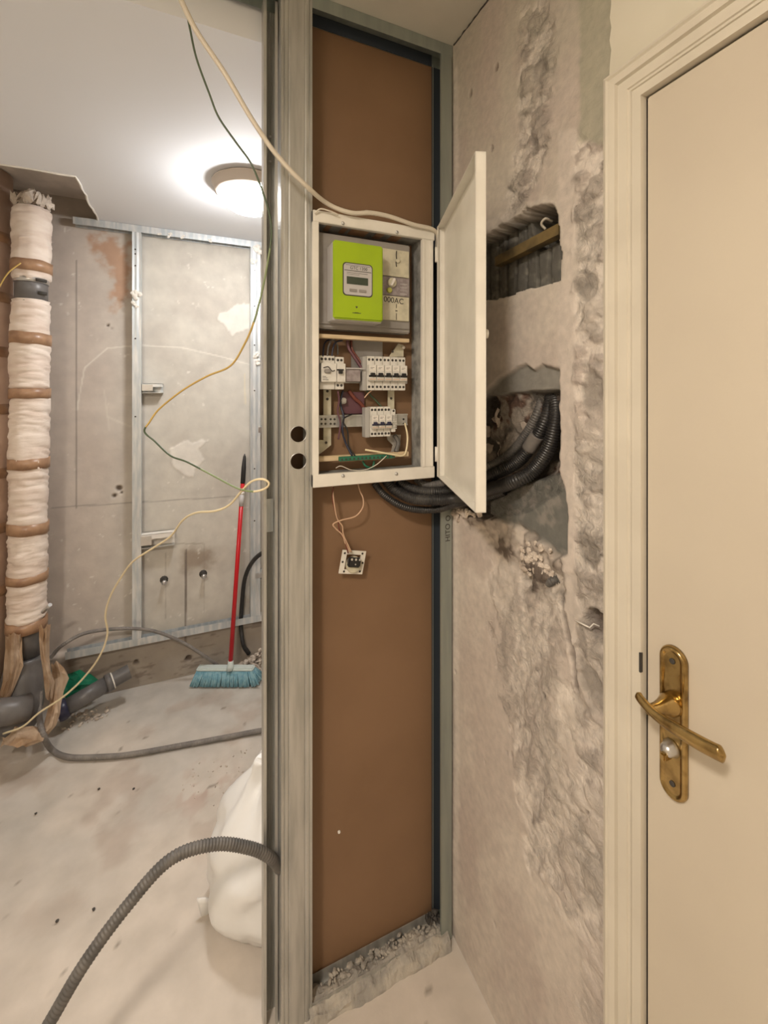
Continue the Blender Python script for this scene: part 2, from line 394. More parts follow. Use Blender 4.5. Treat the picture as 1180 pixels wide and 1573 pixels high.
# junction-box hole and cement patch by the trim
p = onX(912, 957, XR); q = np.hypot((U-p.y)*.95, (V-p.z))
k = sm(.027, .020, q+nj*.008); disp += k*.035; col = lerpc(col, (.20, .155, .13), k*.85)
p = onX(907, 1048, XR); k = sm(.028, .022, np.hypot(U-p.y, V-p.z)+nj*.01); disp += k*.004; col = lerpc(col, (.34, .305, .27), k*.9)
for (a, b, r) in ((910, 600, .024), (905, 850, .026), (903, 440, .02), (830, 110, .02), (822, 225, .016)):
    p = onX(a, b, XR); k = sm(r*1.15, r*.75, np.hypot(U-p.y, (V-p.z)*.75)+nj*.022); disp += k*.004; col = lerpc(col, (.33, .295, .26), k*.75)
# chased hole 1 (upper)
h1 = R2([(715, 378), (742, 364), (780, 342), (806, 322), (832, 314), (846, 316), (858, 330), (860, 430), (830, 440), (775, 457), (742, 462), (715, 475)])
d1 = sdp(U, V, h1)+nj*.016
k = sm(.0005, -.003, d1)
p1 = onX(800, 395, XR)
rib = (np.abs(((U*28) % 1)-.5) > .42)*1.0
dk = sm(.0, -.01, sdp(U, V, R2([(790, 318), (862, 312), (862, 350), (800, 385)])))
disp = disp*(1-k)+k*(.048+rib*.010+(n2-.5)*.010+dk*.09)
col = lerpc(col, (.13, .125, .11), k); col = lerpc(col, (.24, .23, .20), k*sm(.5, .7, n2)*.8*(1-dk)); col = lerpc(col, (.07, .065, .055), k*np.maximum(rib, dk)*.8)
e = sm(.012, .002, np.abs(sdp(U, V, h1)+nj*.01-.004)); col = lerpc(col, (.62, .565, .50), e*(1-k)*.7)
# chased hole 2 (lower): cement top, rubble cavity, cement bottom
h2t = R2([(715, 640), (742, 607), (765, 582), (795, 563), (806, 560), (818, 568), (832, 558), (858, 568), (859, 612), (715, 640)])
k = sm(.002, -.004, sdp(U, V, h2t)+nj*.008); disp = disp*(1-k)+k*.012; col = lerpc(col, (.27, .26, .235), k)
h2 = R2([(705, 626), (742, 609), (800, 602), (859, 600), (859, 750), (800, 790), (742, 798), (705, 790)])
d2 = sdp(U, V, h2)+nj*.008; k = sm(.002, -.005, d2)
lum = fbm(U, V, 17, 4, 77)
deep = sm(.02, -.02, sdp(U, V, R2([(790, 660), (858, 620), (858, 740), (770, 730)])))
disp = disp*(1-k)+k*(.045-lum*.03+deep*.04+(n2-.5)*.016)
cc = lerpc(np.ones(U.shape+(3,))*np.array((.40, .35, .30)), (.17, .105, .08), sm(.56, .64, fbm(U, V, 25, 3, 91)))
cc = lerpc(cc, (.04, .036, .032), sm(.58, .46, lum)*.85)
col = col*(1-k[..., None])+cc*k[..., None]
kr = k*.8
h2b = R2([(742, 770), (790, 745), (859, 720), (872, 780), (870, 850), (850, 862), (832, 838), (812, 828), (790, 815), (742, 792)])
k = sm(.002, -.006, sdp(U, V, h2b)+nj*.008); disp = disp*(1-k)+k*(.018+(n2-.5)*.003); col = lerpc(col, (.17, .17, .155), k); col = lerpc(col, (.30, .28, .25), k*sm(.55, .7, n2)*.7)
k = sm(.012, -.006, sdp(U, V, R2([(715, 800), (742, 796), (790, 812), (835, 840), (858, 862), (862, 905), (830, 915), (800, 880), (760, 840)]))+nj*.03)
disp += k*(fbm(U, V, 35, 4, 63)-.35)*.035; col = lerpc(col, (.36, .31, .265), k*.8); col = lerpc(col, (.60, .53, .46), k*sm(.55, .65, fbm(U, V, 35, 4, 63))*.8)
col = lerpc(col, (.15, .12, .10), k*sm(.42, .34, fbm(U, V, 35, 4, 63)))
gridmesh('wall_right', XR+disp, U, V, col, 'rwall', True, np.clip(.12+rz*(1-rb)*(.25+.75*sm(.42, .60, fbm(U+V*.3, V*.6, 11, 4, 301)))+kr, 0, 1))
# painted part over and beyond the door
DY0 = onX(987, 600, XR).y; DY1 = DY0-.80; DZ = 2.004
bm = NB()
edge = [(.556+random.uniform(-.004, .004), z) for z in np.linspace(DZ, ZC, 26)]
prism(bm, [(.677, y, z) for y, z in edge]+[(.677, -1.7, ZC), (.677, -1.7, 0), (.677, DY1, 0), (.677, DY1, DZ)], (.05, 0, 0))
struct(obj('wall_right', bm, 'paint'))
# far wall
def F2(pts): return [(p.x, p.z) for p in (onY(a, b, YF) for a, b in pts)]
xs = np.arange(-1.05, 1.36, .006); zs = np.arange(0, 2.53, .006)
U, V = np.meshgrid(xs, zs, indexing='ij')
n1 = fbm(U, V, 5, 5, 101); n2 = fbm(U, V, 35, 4, 102); nj = fbm(U, V, 22, 4, 103)-.5
col = np.ones(U.shape+(3,))*np.array((.60, .565, .505))
col = lerpc(col, (.54, .50, .445), sm(.40, .68, n1)); col = lerpc(col, (.56, .475, .425), sm(-.15, -.5, U)*.6)
xm = XY(200, YF)
disp = (fbm(U, V, 4, 3, 104)-.5)*.006
low = sm(.25, .23, V); col = lerpc(col, (.33, .28, .23), low*.85); disp -= low*.02
col = lerpc(col, (.22, .18, .15), low*sm(.60, .68, fbm(U, V*4, 9, 4, 130))*.8)
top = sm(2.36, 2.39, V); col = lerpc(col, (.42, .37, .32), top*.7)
for poly in ([(338, 482), (352, 474), (372, 466), (392, 464), (392, 508), (368, 505), (358, 513), (345, 502), (336, 490)],
             [(264, 690), (283, 676), (296, 682), (320, 676), (306, 690), (313, 706), (302, 716), (298, 732), (276, 728), (268, 712), (258, 700)]):
    k = sm(.008, -.004, sdp(U, V, F2(poly))+nj*.05); col = lerpc(col, (.76, .72, .66), k*.9); disp += -k*.003
k = sm(.04, -.03, sdp(U, V, F2([(140, 362), (198, 372), (198, 420), (190, 480), (176, 470), (176, 420), (160, 400)]))+nj*.16); col = lerpc(col, (.46, .25, .14), k*.75)
k = sm(.05, -.02, sdp(U, V, F2([(285, 848), (320, 850), (318, 870), (290, 868)]))+nj*.08); col = lerpc(col, (.27, .20, .14), k*.7)
col = lerpc(col, (.74, .70, .64), sm(.76, .82, fbm(U, V, 40, 3, 111))*sm(.42, .55, fbm(U, V, 3, 3, 112))*(1-low))
for pl, wd, c, s in (([(118, 630), (130, 565), (165, 535), (215, 530), (280, 534), (340, 548), (384, 560)], .0032, (.74, .70, .63), .85),
                  ([(117, 400), (117, 780)], .003, (.25, .22, .19), .8), ([(80, 780), (205, 772), (370, 762)], .0025, (.30, .27, .24), .7),
                  ([(286, 845), (285, 985)], .004, (.16, .13, .11), .85), ([(270, 835), (312, 835)], .0025, (.3, .26, .2), .5), ([(313, 835), (313, 940)], .002, (.3, .26, .22), .5), ([(255, 850), (255, 950)], .002, (.3, .26, .22), .5),
                  ([(216, 700), (216, 640)], .003, (.7, .66, .6), .4), ([(160, 600), (168, 660)], .003, (.72, .68, .6), .4), ([(165, 640), (200, 655)], .004, (.72, .68, .6), .4),
                  ([(376, 575), (377, 620)], .003, (.76, .66, .45), .5), ([(255, 940), (400, 920)], .0025, (.2, .17, .14), 0)):
    k = sm(wd*1.7, wd*.6, sdl(U, V, F2(pl))+nj*.004); col = lerpc(col, c, k*s)
for a, b, r in ((183, 750, .018), (176, 762, .014), (187, 757, .01), (290, 1008, .015), (210, 1015, .012), (165, 500, .008), (172, 505, .006)):
    p = onY(a, b, YF); k = sm(r*1.2, r*.5, np.hypot(U-p.x, V-p.z)+nj*.02); disp += k*.02; col = lerpc(col, (.12, .09, .07), k*.85)
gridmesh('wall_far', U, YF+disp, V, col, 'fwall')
# ceilings, other walls
bm = NB(); box(bm, XL-.1, 1.4, -1.7, YB+.01, ZC, ZC+.06); struct(obj('ceiling', bm, 'ceil'))
bm = NB()
ex, ey = -.412, 2.12
notch = [(ex+random.uniform(-.006, .006), y) for y in np.linspace(YF+.02, ey, 16)]+[(x, ey+random.uniform(-.005, .005)) for x in np.linspace(ex-.012, XL-.1, 16)]
prism(bm, [(x, y, ZC2) for x, y in notch+[(XL-.1, YB+.012), (1.4, YB+.012), (1.4, YF+.02)]], (0, 0, .013))
struct(obj('ceiling', bm, 'ceil2'))
bm = NB(); box(bm, XL-.1, 1.4, YB+.012, YB+.024, ZC2+.013, ZC); struct(obj('ceiling', bm, 'ceil2'))
bm = NB(); box(bm, XL-.1, 1.4, YB+.024, 2.8, 2.507, 2.56); struct(obj('ceiling', bm, 'slab'))
bm = NB(); box(bm, XL-.1, XL, -1.7, 2.75, 0, 2.507); struct(obj('wall_left', bm, 'hallwall'))
bm = NB(); box(bm, XL-.1, 1.4, -1.8, -1.7, 0, 2.507); struct(obj('wall_back', bm, 'hallwall'))
bm = NB(); box(bm, 1.3, 1.4, YB+.03, 2.75, 0, 2.5); struct(obj('wall_right', bm, 'hallwall'))
# the dark crack where the ceiling meets the right wall
bm = NB(); pts = [(XR-.001, y, ZC-.002+random.uniform(-.0015, .0015)) for y in np.linspace(.70, 1.06, 30)]
tube(bm, pts, .0022, 5, rf=lambda i, n: .0012+.0016*abs(math.sin(i*1.7))); struct(obj('trim_2', bm, 'dirt'))
bm = NB(); tube(bm, [(x, y, ZC2-.001+random.uniform(-.002, .002)) for x, y in notch], .004, 6, rf=lambda i, n: .003+.002*abs(math.sin(i*2.3))); struct(obj('trim_4', bm, 'plast'))
# brown board closing the back of the partition
bm = NB(); box(bm, .208, .95, YB, YB+.013, .012, 2.494); struct(obj('wall_partition', bm, 'kraft'))

# ------------------------------------------------------------------ door casing and door
bm = NB()
yi = onX(985, 600, .667).y; yo = onX(932, 600, .672).y; wd = yo-yi
prof = [(0, .0), (.0, .012), (.004, .014), (.22, .014), (.235, .0105), (.26, .0105), (.275, .013), (.33, .013), (.35, .0155), (.55, .0165), (.60, .012), (.63, .012), (.66, .0175), (.80, .019), (.85, .015), (.88, .015), (.92, .018), (1, .016), (1.0, 0)]
P0 = [(XR-d, u*wd) for u, d in prof]
zt = DZ-.002
rows = []
for s in range(4):
    r = []
    for x, u in P0:
        if s == 0: p = (x, yi+u, 0)
        elif s == 1: p = (x, yi+u, zt+u)
        elif s == 2: p = (x, DY1-.0-u, zt+u)
        else: p = (x, DY1-u, 0)
        r.append(bm.verts.new(p))
    rows.append(r)
for s in range(3):
    for i in range(len(P0)-1): bm.faces.new((rows[s][i], rows[s][i+1], rows[s+1][i+1], rows[s+1][i]))
    bm.faces.new((rows[s][-1], rows[s][0], rows[s+1][0], rows[s+1][-1]))
struct(obj('trim_1', bm, 'trim'))
bm = NB(); box(bm, .677, .72, DY1+.004, yi-.003, .008, zt-.003, bev=.002); door = struct(obj('door_1', bm, 'door'))
bm = NB(); box(bm, .690, .735, DY1-.02, DY1+.004, 0, DZ); box(bm, .690, .735, yi-.003, .56, 0, DZ); box(bm, .690, .735, DY1, .56, zt-.003, DZ+.02); struct(obj('trim_3', bm, 'dirt'))
# brass handle set
xd = .677
pc = onX(1037, 1110, xd); yc = pc.y+.0; z0 = onX(1037, 1226, xd).z; z1 = onX(1037, 992, xd).z
def stad(y, z0, z1, r, n=14):
    o = []
    for i in range(n+1): a = PI*i/n; o.append((y-r*math.cos(a), z1-r+r*math.sin(a)))
    for i in range(n+1): a = PI+PI*i/n; o.append((y-r*math.cos(a), z0+r+r*math.sin(a)))
    return o
bm = NB(); lay = []
for ins, x in ((0, xd), (0, xd-.004), (.0015, xd-.0075), (.004, xd-.009), (.0065, xd-.0075), (.009, xd-.006)):
    lay.append([bm.verts.new((x, y, z)) for y, z in stad(yc, z0+ins, z1-ins, .0205-ins)])
for a, b in zip(lay, lay[1:]):
    for i in range(len(a)): bm.faces.new((a[i], a[(i+1) % len(a)], b[(i+1) % len(a)], b[i])).smooth = True
bm.faces.new(lay[-1]); bm.faces.new(lay[0][::-1])
plate = obj('escutcheon', bm, 'brass', door); tag(plate, 'worn brass back plate')
for zz in (z1-.022, z0+.024):
    bm = NB(); lathe(bm, [(.0042, 0), (.0042, .0012), (.003, .0018), (.0005, .0012)], (xd-.006, yc, zz), (-1, 0, 0), 12); obj('screw', bm, 'dirt', plate)
zl = onX(1035, 1078, xd).z; 
bm = NB()
lathe(bm, [(.0165, 0), (.0165, .004), (.0155, .006), (.0165, .008), (.015, .012), (.0115, .022), (.0085, .036), (.0085, .050), (.006, .056)], (xd-.006, yc, zl), (-1, -.03, .10), 24)
obj('lever_neck', bm, 'brass', plate)
xe = .618
pth = cr([(xe+.004, yc+.022, zl+.016), (xe, yc+.010, zl+.012), (xe-.002, yc-.015, zl+.006), (xe, yc-.055, zl+.006), (xe+.003, yc-.085, zl+.008), (xe+.004, yc-.100, zl+.011)], 8)
bm = NB(); nP = len(pth)
def lr(i, n):
    s = i/(n-1); e = min(1, math.sin(min(1, s*7)*PI/2)+.25)*min(1, math.sin(min(1, (1-s)*9)*PI/2)+.15)
    return (.0075+.003*sm(0.3, .7, np.array(s)))*e
tube(bm, pth, .01, 16, rf=lr, flat=.72); obj('lever', bm, 'brass', plate, True)
zk = onX(1035, 1146, xd).z
bm = NB(); lathe(bm, [(.0125, 0), (.0125, .003), (.0105, .006), (.0098, .012), (.007, .0165), (.001, .018)], (xd-.006, yc+.001, zk), (-1, 0, 0), 24); tt = obj('thumb_turn', bm, 'steel', plate); tag(tt, 'worn silver thumb turn')
bm = NB(); box(bm, xd-.030, xd-.012, yc-.0045, yc+.0045, zk-.012, zk-.0, bev=.002); obj('thumb_grip', bm, 'brass', tt)
pl_ = onX(985, 1015, .668); bm = NB(); box(bm, .664, .670, pl_.y-.002, pl_.y+.0015, pl_.z-.018, pl_.z+.014, bev=.0008); obj('strike_plate', bm, 'dirt', door)

# ================================================================== METAL FRAMING
def knurl(x0, x1, y, n, d=.0012):
    out = []
    for i in range(n+1):
        x = x0+(x1-x0)*i/n; out.append((x, y+(d if i % 2 else 0)))
    return out
# stud with cable holes
sx0, sx1 = XY(432, YP), XY(480, YP)
g = .0022
prof = [(sx0+.012, YP+.046), (sx0, YP+.046), (sx0, YP), (sx0+.006, YP), (sx0+.008, YP+g), (sx0+.010, YP), (sx0+.016, YP), (sx0+.018, YP+g), (sx0+.021, YP),
        (sx1-.020, YP), (sx1-.018, YP+g), (sx1-.015, YP), (sx1-.009, YP), (sx1-.007, YP+g), (sx1-.005, YP), (sx1, YP), (sx1, YP+.046), (sx1-.012, YP+.046)]
bm = NB(); ribbon(bm, prof, .0008, 'z', -.004, ZC-.0005)
stud = obj('metal_stud', bm, 'galv')
tag(stud, 'tall galvanised steel stud with two round cable holes beside the white electrical cabinet', 'stud', 'partition studs')
hc = [onY(458.5, 667, YP), onY(458.5, 708.5, YP)]
ctb = NB()
for h in hc: cyl(ctb, h+Vector((0, -.01, 0)), h+Vector((0, .02, 0)), .0195, 28)
cme = bpy.data.meshes.new('c'); bmesh.ops.recalc_face_normals(ctb, faces=ctb.faces[:]); ctb.to_mesh(cme); ctb.free(); co = bpy.data.objects.new('c', cme); C.objects.link(co)
md = stud.modifiers.new('b', 'BOOLEAN'); md.object = co; md.operation = 'DIFFERENCE'; md.solver = 'EXACT'
bpy.context.view_layer.update()
nm = bpy.data.meshes.new_from_object(stud.evaluated_get(bpy.context.evaluated_depsgraph_get()))
stud.modifiers.clear(); stud.data = nm; bpy.data.objects.remove(co)
for h in hc:
    bm = NB(); pts = [(h.x+.0198*math.cos(a), YP-.0004, h.z+.0198*math.sin(a)) for a in np.linspace(0, 2*PI, 30)]
    tube(bm, pts, .0011, 6, caps=False); obj('hole_rim', bm, 'steel', stud)
# second stud, set back
bx0 = XY(405.5, 1.088); bx1 = sx0-.004
prof = [(bx0+.006, 1.088), (bx0, 1.088)]+knurl(bx0, bx1, 1.119, 12, .0018)+[(bx1, 1.088), (bx1-.006, 1.088)]
bm = NB(); ribbon(bm, prof, .0008, 'z', 0, ZC-.03)
s2 = obj('metal_stud', bm, 'galv'); tag(s2, 'narrow ribbed galvanised stud set back at the edge of the opening', 'stud', 'partition studs')
bm = NB(); 
zz = ZY(425, 790, 1.086); box(bm, bx0+.006, bx0+.026, 1.1155, 1.1175, ZY(420, 822, 1.086), ZY(420, 770, 1.086)); obj('splice_plate', bm, 'galv2', s2)
bm = NB()
for py_ in (210, 248, 600): 
    p = onY(415, py_, 1.1165); lathe(bm, [(.003, 0), (.003, .001), (.0015, .002)], p, (0, -1, 0), 8); obj('screw', bm, 'steel', s2); bm = NB()
# wall stud (C) at the right: front leg, web on the wall, back leg
wx = XY(678, YP)
bm = NB(); ribbon(bm, [(wx, YP+.007), (wx, YP), (XR-.006, YP), (XR-.006, YB-.003), (wx+.003, YB-.003), (wx+.003, YB-.010)], .0008, 'z', .0, ZC-.03)
s3 = obj('metal_stud', bm, 'galvg'); tag(s3, 'galvanised stud fixed to the rough plaster wall, closing the brown board', 'stud', 'partition studs')
tp = onY(688, 818, YP)
mt = Matrix.Translation((tp.x, YP-.0008, tp.z)) @ FACE_Y @ Matrix.Rotation(PI/2, 4, 'Z')
text('stamped_text', 'HITO', .021, 'dirt', mt, s3, .0002)
tp = onY(688.5, 796, YP)
text('stamped_text', 'O', .021, 'dirt', Matrix.Translation((tp.x, YP-.0008, tp.z)) @ FACE_Y @ Matrix.Rotation(PI/2, 4, 'Z'), s3, .0002)
# ceiling track (U open downwards) and floor track
bm = NB(); ribbon(bm, [(YP+.002, ZC-.034), (YP+.002, ZC-.001), (YB-.003, ZC-.001), (YB-.003, ZC-.034)], -.0008, 'x', XL+.02, XR-.002)
t1 = obj('metal_track', bm, 'galvg'); tag(t1, 'galvanised ceiling track running along the top of the brown board', 'track')
bm = NB(); ribbon(bm, [(YP+.002, .034), (YP+.002, .001), (YB-.004, .001), (YB-.004, .034)], .0008, 'x', sx1+.001, wx-.001)
t2 = obj('metal_track', bm, 'galv'); tag(t2, 'galvanised floor track buried in grey mortar under the brown board', 'track')
bm = NB(); box(bm, wx+.001, XR-.0075, YB-.0065, YB-.0042, .03, ZC-.036); tag(obj('shade_strip', bm, 'flange_shade', s3), 'added blue-black strip painting the shade inside the stud')  # added strip: its dark colour paints the shade on the stud's back leg
bm = NB(); box(bm, sx1+.001, wx, YB-.0065, YB-.0042, ZC-.034, ZC-.003); tag(obj('shade_strip', bm, 'flange_shade', t1), 'added blue-black strip painting the shade inside the track')  # likewise added, shade under the ceiling track put in as colour
# mortar ridge in the floor track
bm = NB(); n = 190; rows = []
XX, SS = np.meshgrid(np.linspace(sx1-.01, XR-.02, n+1), np.linspace(0, 1, 17), indexing='ij')
yy = YP-.026+(YB-.004-YP+.026)*SS
prf = np.interp(SS, [0, .12, .3, .5, .7, .88, 1], [-.006, .016, .028, .033, .026, .016, .010])
nz = fbm(XX, yy, 28, 5, 201)-.5; zz_ = prf+nz*.030*np.minimum(1, SS*8)+(fbm(XX, yy, 7, 2, 202)-.5)*.016; yy = yy+(fbm(XX, SS, 20, 4, 203)-.5)*.016*(SS < .9)
rows = [[bm.verts.new((XX[a, b], yy[a, b], zz_[a, b])) for b in range(17)] for a in range(n+1)]
for a, b in zip(rows, rows[1:]):
    for q in range(16): bm.faces.new((a[q], b[q], b[q+1], a[q+1]))
mo = obj('mortar_ridge', bm, 'mortar'); tag(mo, 'crumbly grey mortar ridge along the floor under the brown board', 'mortar', kind='stuff')
def chips(name, label, cen, rad, num, smin, smax, m, zsq=.6, zoff=0, hill=0, fn=None):
    bm = NB()
    for i in range(num):
        a = random.uniform(0, 2*PI); r = random.random()**.6
        x = cen[0]+rad[0]*r*math.cos(a); y = cen[1]+rad[1]*r*math.sin(a); s = random.uniform(smin, smax)
        z = cen[2]+(hill*(1-r)*random.random() if hill else 0)+s*.3
        v = bmesh.ops.create_icosphere(bm, subdivisions=1, radius=s)['verts']
        R = Matrix.Rotation(random.uniform(0, 6), 3, 'Z') @ Matrix.Rotation(random.uniform(0, 6), 3, 'X')
        for q in v:
            q.co = R @ Vector((q.co.x*random.uniform(.7, 1.5), q.co.y*random.uniform(.6, 1.1), q.co.z*zsq))+Vector((x, y, z))
    o = obj(name, bm, m); tag(o, label, cat='rubble', kind='stuff'); return o
chips('rubble', 'bits of broken mortar against the foot of the brown board', ((sx1+.66)/2, YP+.028, .030), (.17, .016), 90, .003, .009, 'mortar')
p = onY(662, 1425, YB-.01); chips('rubble', 'small dark heap of dirt in the foot of the wall stud', (.635, YP+.035, .035), (.022, .014), 22, .005, .010, 'dirt', hill=.03)
p = onZ(392, 1018, 0); chips('rubble', 'pale plaster rubble heaped in the corner behind the broom', (p.x+.05, p.y-.02, 0), (.15, .06), 300, .005, .014, 'debris', .7, hill=.10)
p = onZ(120, 1105, 0); chips('rubble', 'scattered crumbs on the floor under the grey drain pipe', (p.x, p.y, 0), (.14, .06), 70, .003, .010, 'debris')
p = onZ(380, 1180, 0); chips('rubble', 'sparse plaster crumbs on the floor near the opening', (p.x-.05, p.y, 0), (.20, .14), 60, .0015, .005, 'debris')
for a, b, lab in ((152, 1212, 'tiny dark pebble on the floor just below the grey conduit'), (55, 1250, 'tiny dark pebble leftmost on the dusty floor'), (88, 1415, 'tiny dark pebble lowest on the floor, left of the arching conduit'), (205, 1212, 'tiny dark pebble farthest right on the back room floor'), (144, 1397, 'tiny dark pebble beside the arching conduit on the floor')):
    p = onZ(a, b, 0); bm = NB(); v = bmesh.ops.create_icosphere(bm, subdivisions=1, radius=.005)['verts']
    for q in v: q.co = Vector((q.co.x*random.uniform(.7, 1.4), q.co.y, q.co.z*.6))+p+Vector((0, 0, .001))
    tag(obj('pebble', bm, 'dirt'), lab, 'pebble', 'pebbles on the floor')

# far room framing
ysf = 2.600
def stud_far(pa, pb, z0, z1, label, web=-1):
    x0, x1 = XY(pa, ysf), XY(pb, ysf)
    bm = NB()
    k = [(x0, YF-.012), (x0, ysf)]+knurl(x0, x1, ysf, 4, .0015)[1:-1]+[(x1, ysf), (x1, YF-.012)]
    ribbon(bm, k, .0008, 'z', z0, z1); o = obj('metal_stud', bm, 'galv2'); return tag(o, label, 'stud', 'studs on the far wall')
f1 = stud_far(203, 217, .24, ZC2-.004, 'blue-grey galvanised stud standing between the two bays of the far wall')
f2 = stud_far(385, 400, .24, ZC2-.004, 'galvanised stud on the far wall behind the red broom handle')
bm = NB(); x0, x1 = XY(112, ysf), XY(404, ysf)
ribbon(bm, [(ysf-.001, ZC2-.036), (ysf-.001, ZC2-.001), (YF-.012, ZC2-.001), (YF-.012, ZC2-.036)], -.0008, 'x', x0, x1)
t3 = obj('metal_track', bm, 'galv2'); tag(t3, 'galvanised track fixed under the white ceiling along the far wall', 'track')
bm = NB(); z_ = .235
ribbon(bm, [(ysf-.001, z_+.036), (ysf-.001, z_), (YF-.024, z_), (YF-.024, z_+.036)], .0008, 'x', XY(100, ysf), XY(404, ysf))
t4 = obj('metal_track', bm, 'galv2'); tag(t4, 'low galvanised track along the foot of the far wall', 'track')
def blob(parent, px, py, y, r, num=7):
    bm = NB(); p = onY(px, py, y)
    for i in range(num):
        v = bmesh.ops.create_icosphere(bm, subdivisions=2, radius=r*random.uniform(.4, .8))['verts']
        o = Vector((random.uniform(-r, r), random.uniform(-.004, .002), random.uniform(-r, r)))
        for q in v: q.co = Vector((q.co.x, q.co.y*.4, q.co.z))*random.uniform(.8, 1.15)+p+o
    obj('plaster_lump', bm, 'plast', parent)
for a_, b_, r_ in ((245, 360, .008), (262, 362, .010), (280, 364, .008), (322, 370, .008)): blob(t3, a_, b_, ysf-.003, r_, 5)
blob(f1, 209, 454, ysf-.004, .018); blob(f1, 208, 468, ysf-.004, .013); blob(f2, 397, 384, ysf-.004, .022); blob(f2, 391, 400, ysf-.004, .014); blob(f2, 394, 545, ysf-.004, .012); blob(f2, 395, 556, ysf-.004, .012)
bm = NB()
for py_ in (383, 390, 408, 470, 520, 640): p = onY(208, py_, ysf-.002); lathe(bm, [(.004, 0), (.004, .001), (.001, .002)], p, (0, -1, 0), 8); obj('screw', bm, 'dirt', f1); bm = NB()
bm = NB()
for py_ in (400, 415, 430, 470, 530, 600, 720, 800): p = onY(391, py_, ysf-.002); lathe(bm, [(.004, 0), (.004, .001), (.001, .002)], p, (0, -1, 0), 8); obj('screw', bm, 'dirt', f2); bm = NB()
def bracket(pa, pb, py0, py1, label, white=False):
    a = onY(pa, py0, ysf+.0); b = onY(pb, py1, ysf+.0); zt_ = a.z; zb = b.z if b.z < a.z else a.z-.05
    h = (zt_-zb)
    t = thing('angle_bracket', label, 'bracket', ((a.x+b.x)/2, YF, zb))
    bm = NB(); box(bm, a.x, b.x, ysf+.004, YF-.004, zt_-.003, zt_, bev=.0006); box(bm, a.x, b.x, ysf+.004, ysf+.006, zt_-h*.35, zt_)
    box(bm, a.x, b.x, YF-.012, YF-.004, zb, zt_); obj('arm', bm, 'plast' if white else 'galv2', t)
    bm = NB(); box(bm, a.x, b.x, ysf+.004, YF-.004, zb, zb+.003, bev=.0006); obj('lower_lip', bm, 'galv', t)
    bm = NB(); cyl(bm, (a.x+.025, ysf-.002, zt_-h*.4), (a.x+.025, ysf+.03, zt_-h*.4), .011, 12); box(bm, a.x, a.x+.05, ysf, ysf+.004, zt_-h*.75, zt_-h*.1); obj('bolt', bm, 'steel', t)
bracket(218, 250, 589, 604, 'short dark steel bracket on the left side of the upper far-wall panel')
bracket(216, 268, 823, 838, 'longer whitish steel bracket lower on the far wall, behind the cable', True)
bracket(397, 406, 655, 668, 'small steel clip poking out beside the far right stud')
bracket(392, 404, 880, 890, 'small steel clip low beside the far right stud')
for a, b, lab in ((253, 889, 'left one of two capped water stubs low on the far wall'), (313, 880, 'right one of two capped water stubs low on the far wall, under the stain')):
    p = onY(a, b, YF); t = thing('water_stub', lab, 'pipe stub', (p.x, YF, p.z-.015))
    bm = NB(); cyl(bm, p+Vector((0, .01, 0)), p+Vector((0, -.045, 0)), .009, 12); obj('pipe', bm, 'dirt', t)
    bm = NB(); lathe(bm, [(.014, 0), (.014, .008), (.009, .012), (.004, .014)], p+Vector((.0, -.04, -.003)), (0, -1, -.3), 6); obj('cap', bm, 'steel', t)
    bm = NB(); lathe(bm, [(.022, 0), (.020, .004), (.011, .008)], p+Vector((-.003, .001, -.004)), (0, -1, 0), 10); obj('collar', bm, 'dirt', t)

# ================================================================== ceiling lamp
t = thing('ceiling_lamp', 'round white domed ceiling lamp, switched on, in the back room', 'lamp', (LAMP[0], LAMP[1], ZC2-.11))
bm = NB(); lathe(bm, [(.146, 0), (.153, .004), (.153, .009), (.147, .012), (.142, .038), (.130, .046), (.120, .046)], (LAMP[0], LAMP[1], ZC2), (0, 0, -1), 48); obj('base_ring', bm, 'rim', t)
bm = NB(); lathe(bm, [(.122, .044)]+[(.122*math.cos(a), .045+.072*math.sin(a)) for a in np.linspace(0, PI/2*.99, 14)], (LAMP[0], LAMP[1], ZC2), (0, 0, -1), 48); obj('glass_dome', bm, 'dome', t)

# ================================================================== wrapped pipes in the corner
pt = at(50, 318, 1.96); pb = at(41, 965, 1.96)
def pipe_at(z): s = (z-pb.z)/(pt.z-pb.z); return pb.lerp(pt, s)
def zat(py): return ZY(45, py, pipe_at(1.5).y)
t = thing('drain_stack', 'tall drain pipe wrapped in crinkled pale foam with brown tape bands', 'pipe', (pb.x, pb.y, 0))
def wrapseg(z0, z1, r, seed):
    bm = NB(); n = int((z1-z0)/.005)+2; seg = 36; rings = []
    for i in range(n+1):
        z = z0+(z1-z0)*i/n; c = pipe_at(z); ed = min(i, n-i)/n
        ring = []
        for k in range(seg):
            a = 2*PI*k/seg
            w_ = float(fbm(np.array(2+math.cos(a)), np.array(z*3+math.sin(a)+seed), 2.2, 3, seed))-.5
            fr_ = float(fbm(np.array(3+.6*math.cos(a)), np.array(z*26+.6*math.sin(a)+seed), 1.0, 3, seed+7))
            cv_ = abs(2*fr_-1)
            rr = r+w_*.012+min(cv_*3, 1)*.0065-.0045-(.006 if ed < .03 else 0)
            ring.append(bm.verts.new((c.x+rr*math.cos(a), c.y+rr*math.sin(a), z)))
        rings.append(ring)
    for a_, b_ in zip(rings, rings[1:]):
        for k in range(seg): bm.faces.new((a_[k], a_[(k+1) % seg], b_[(k+1) % seg], b_[k])).smooth = True
    bm.faces.new(rings[0][::-1]); bm.faces.new(rings[-1]); return obj('foam_wrap', bm, 'wrap', t)
wrapseg(zat(432), zat(322), .070, 1); wrapseg(zat(600), zat(462), .071, 2); wrapseg(zat(960), zat(600), .071, 3)
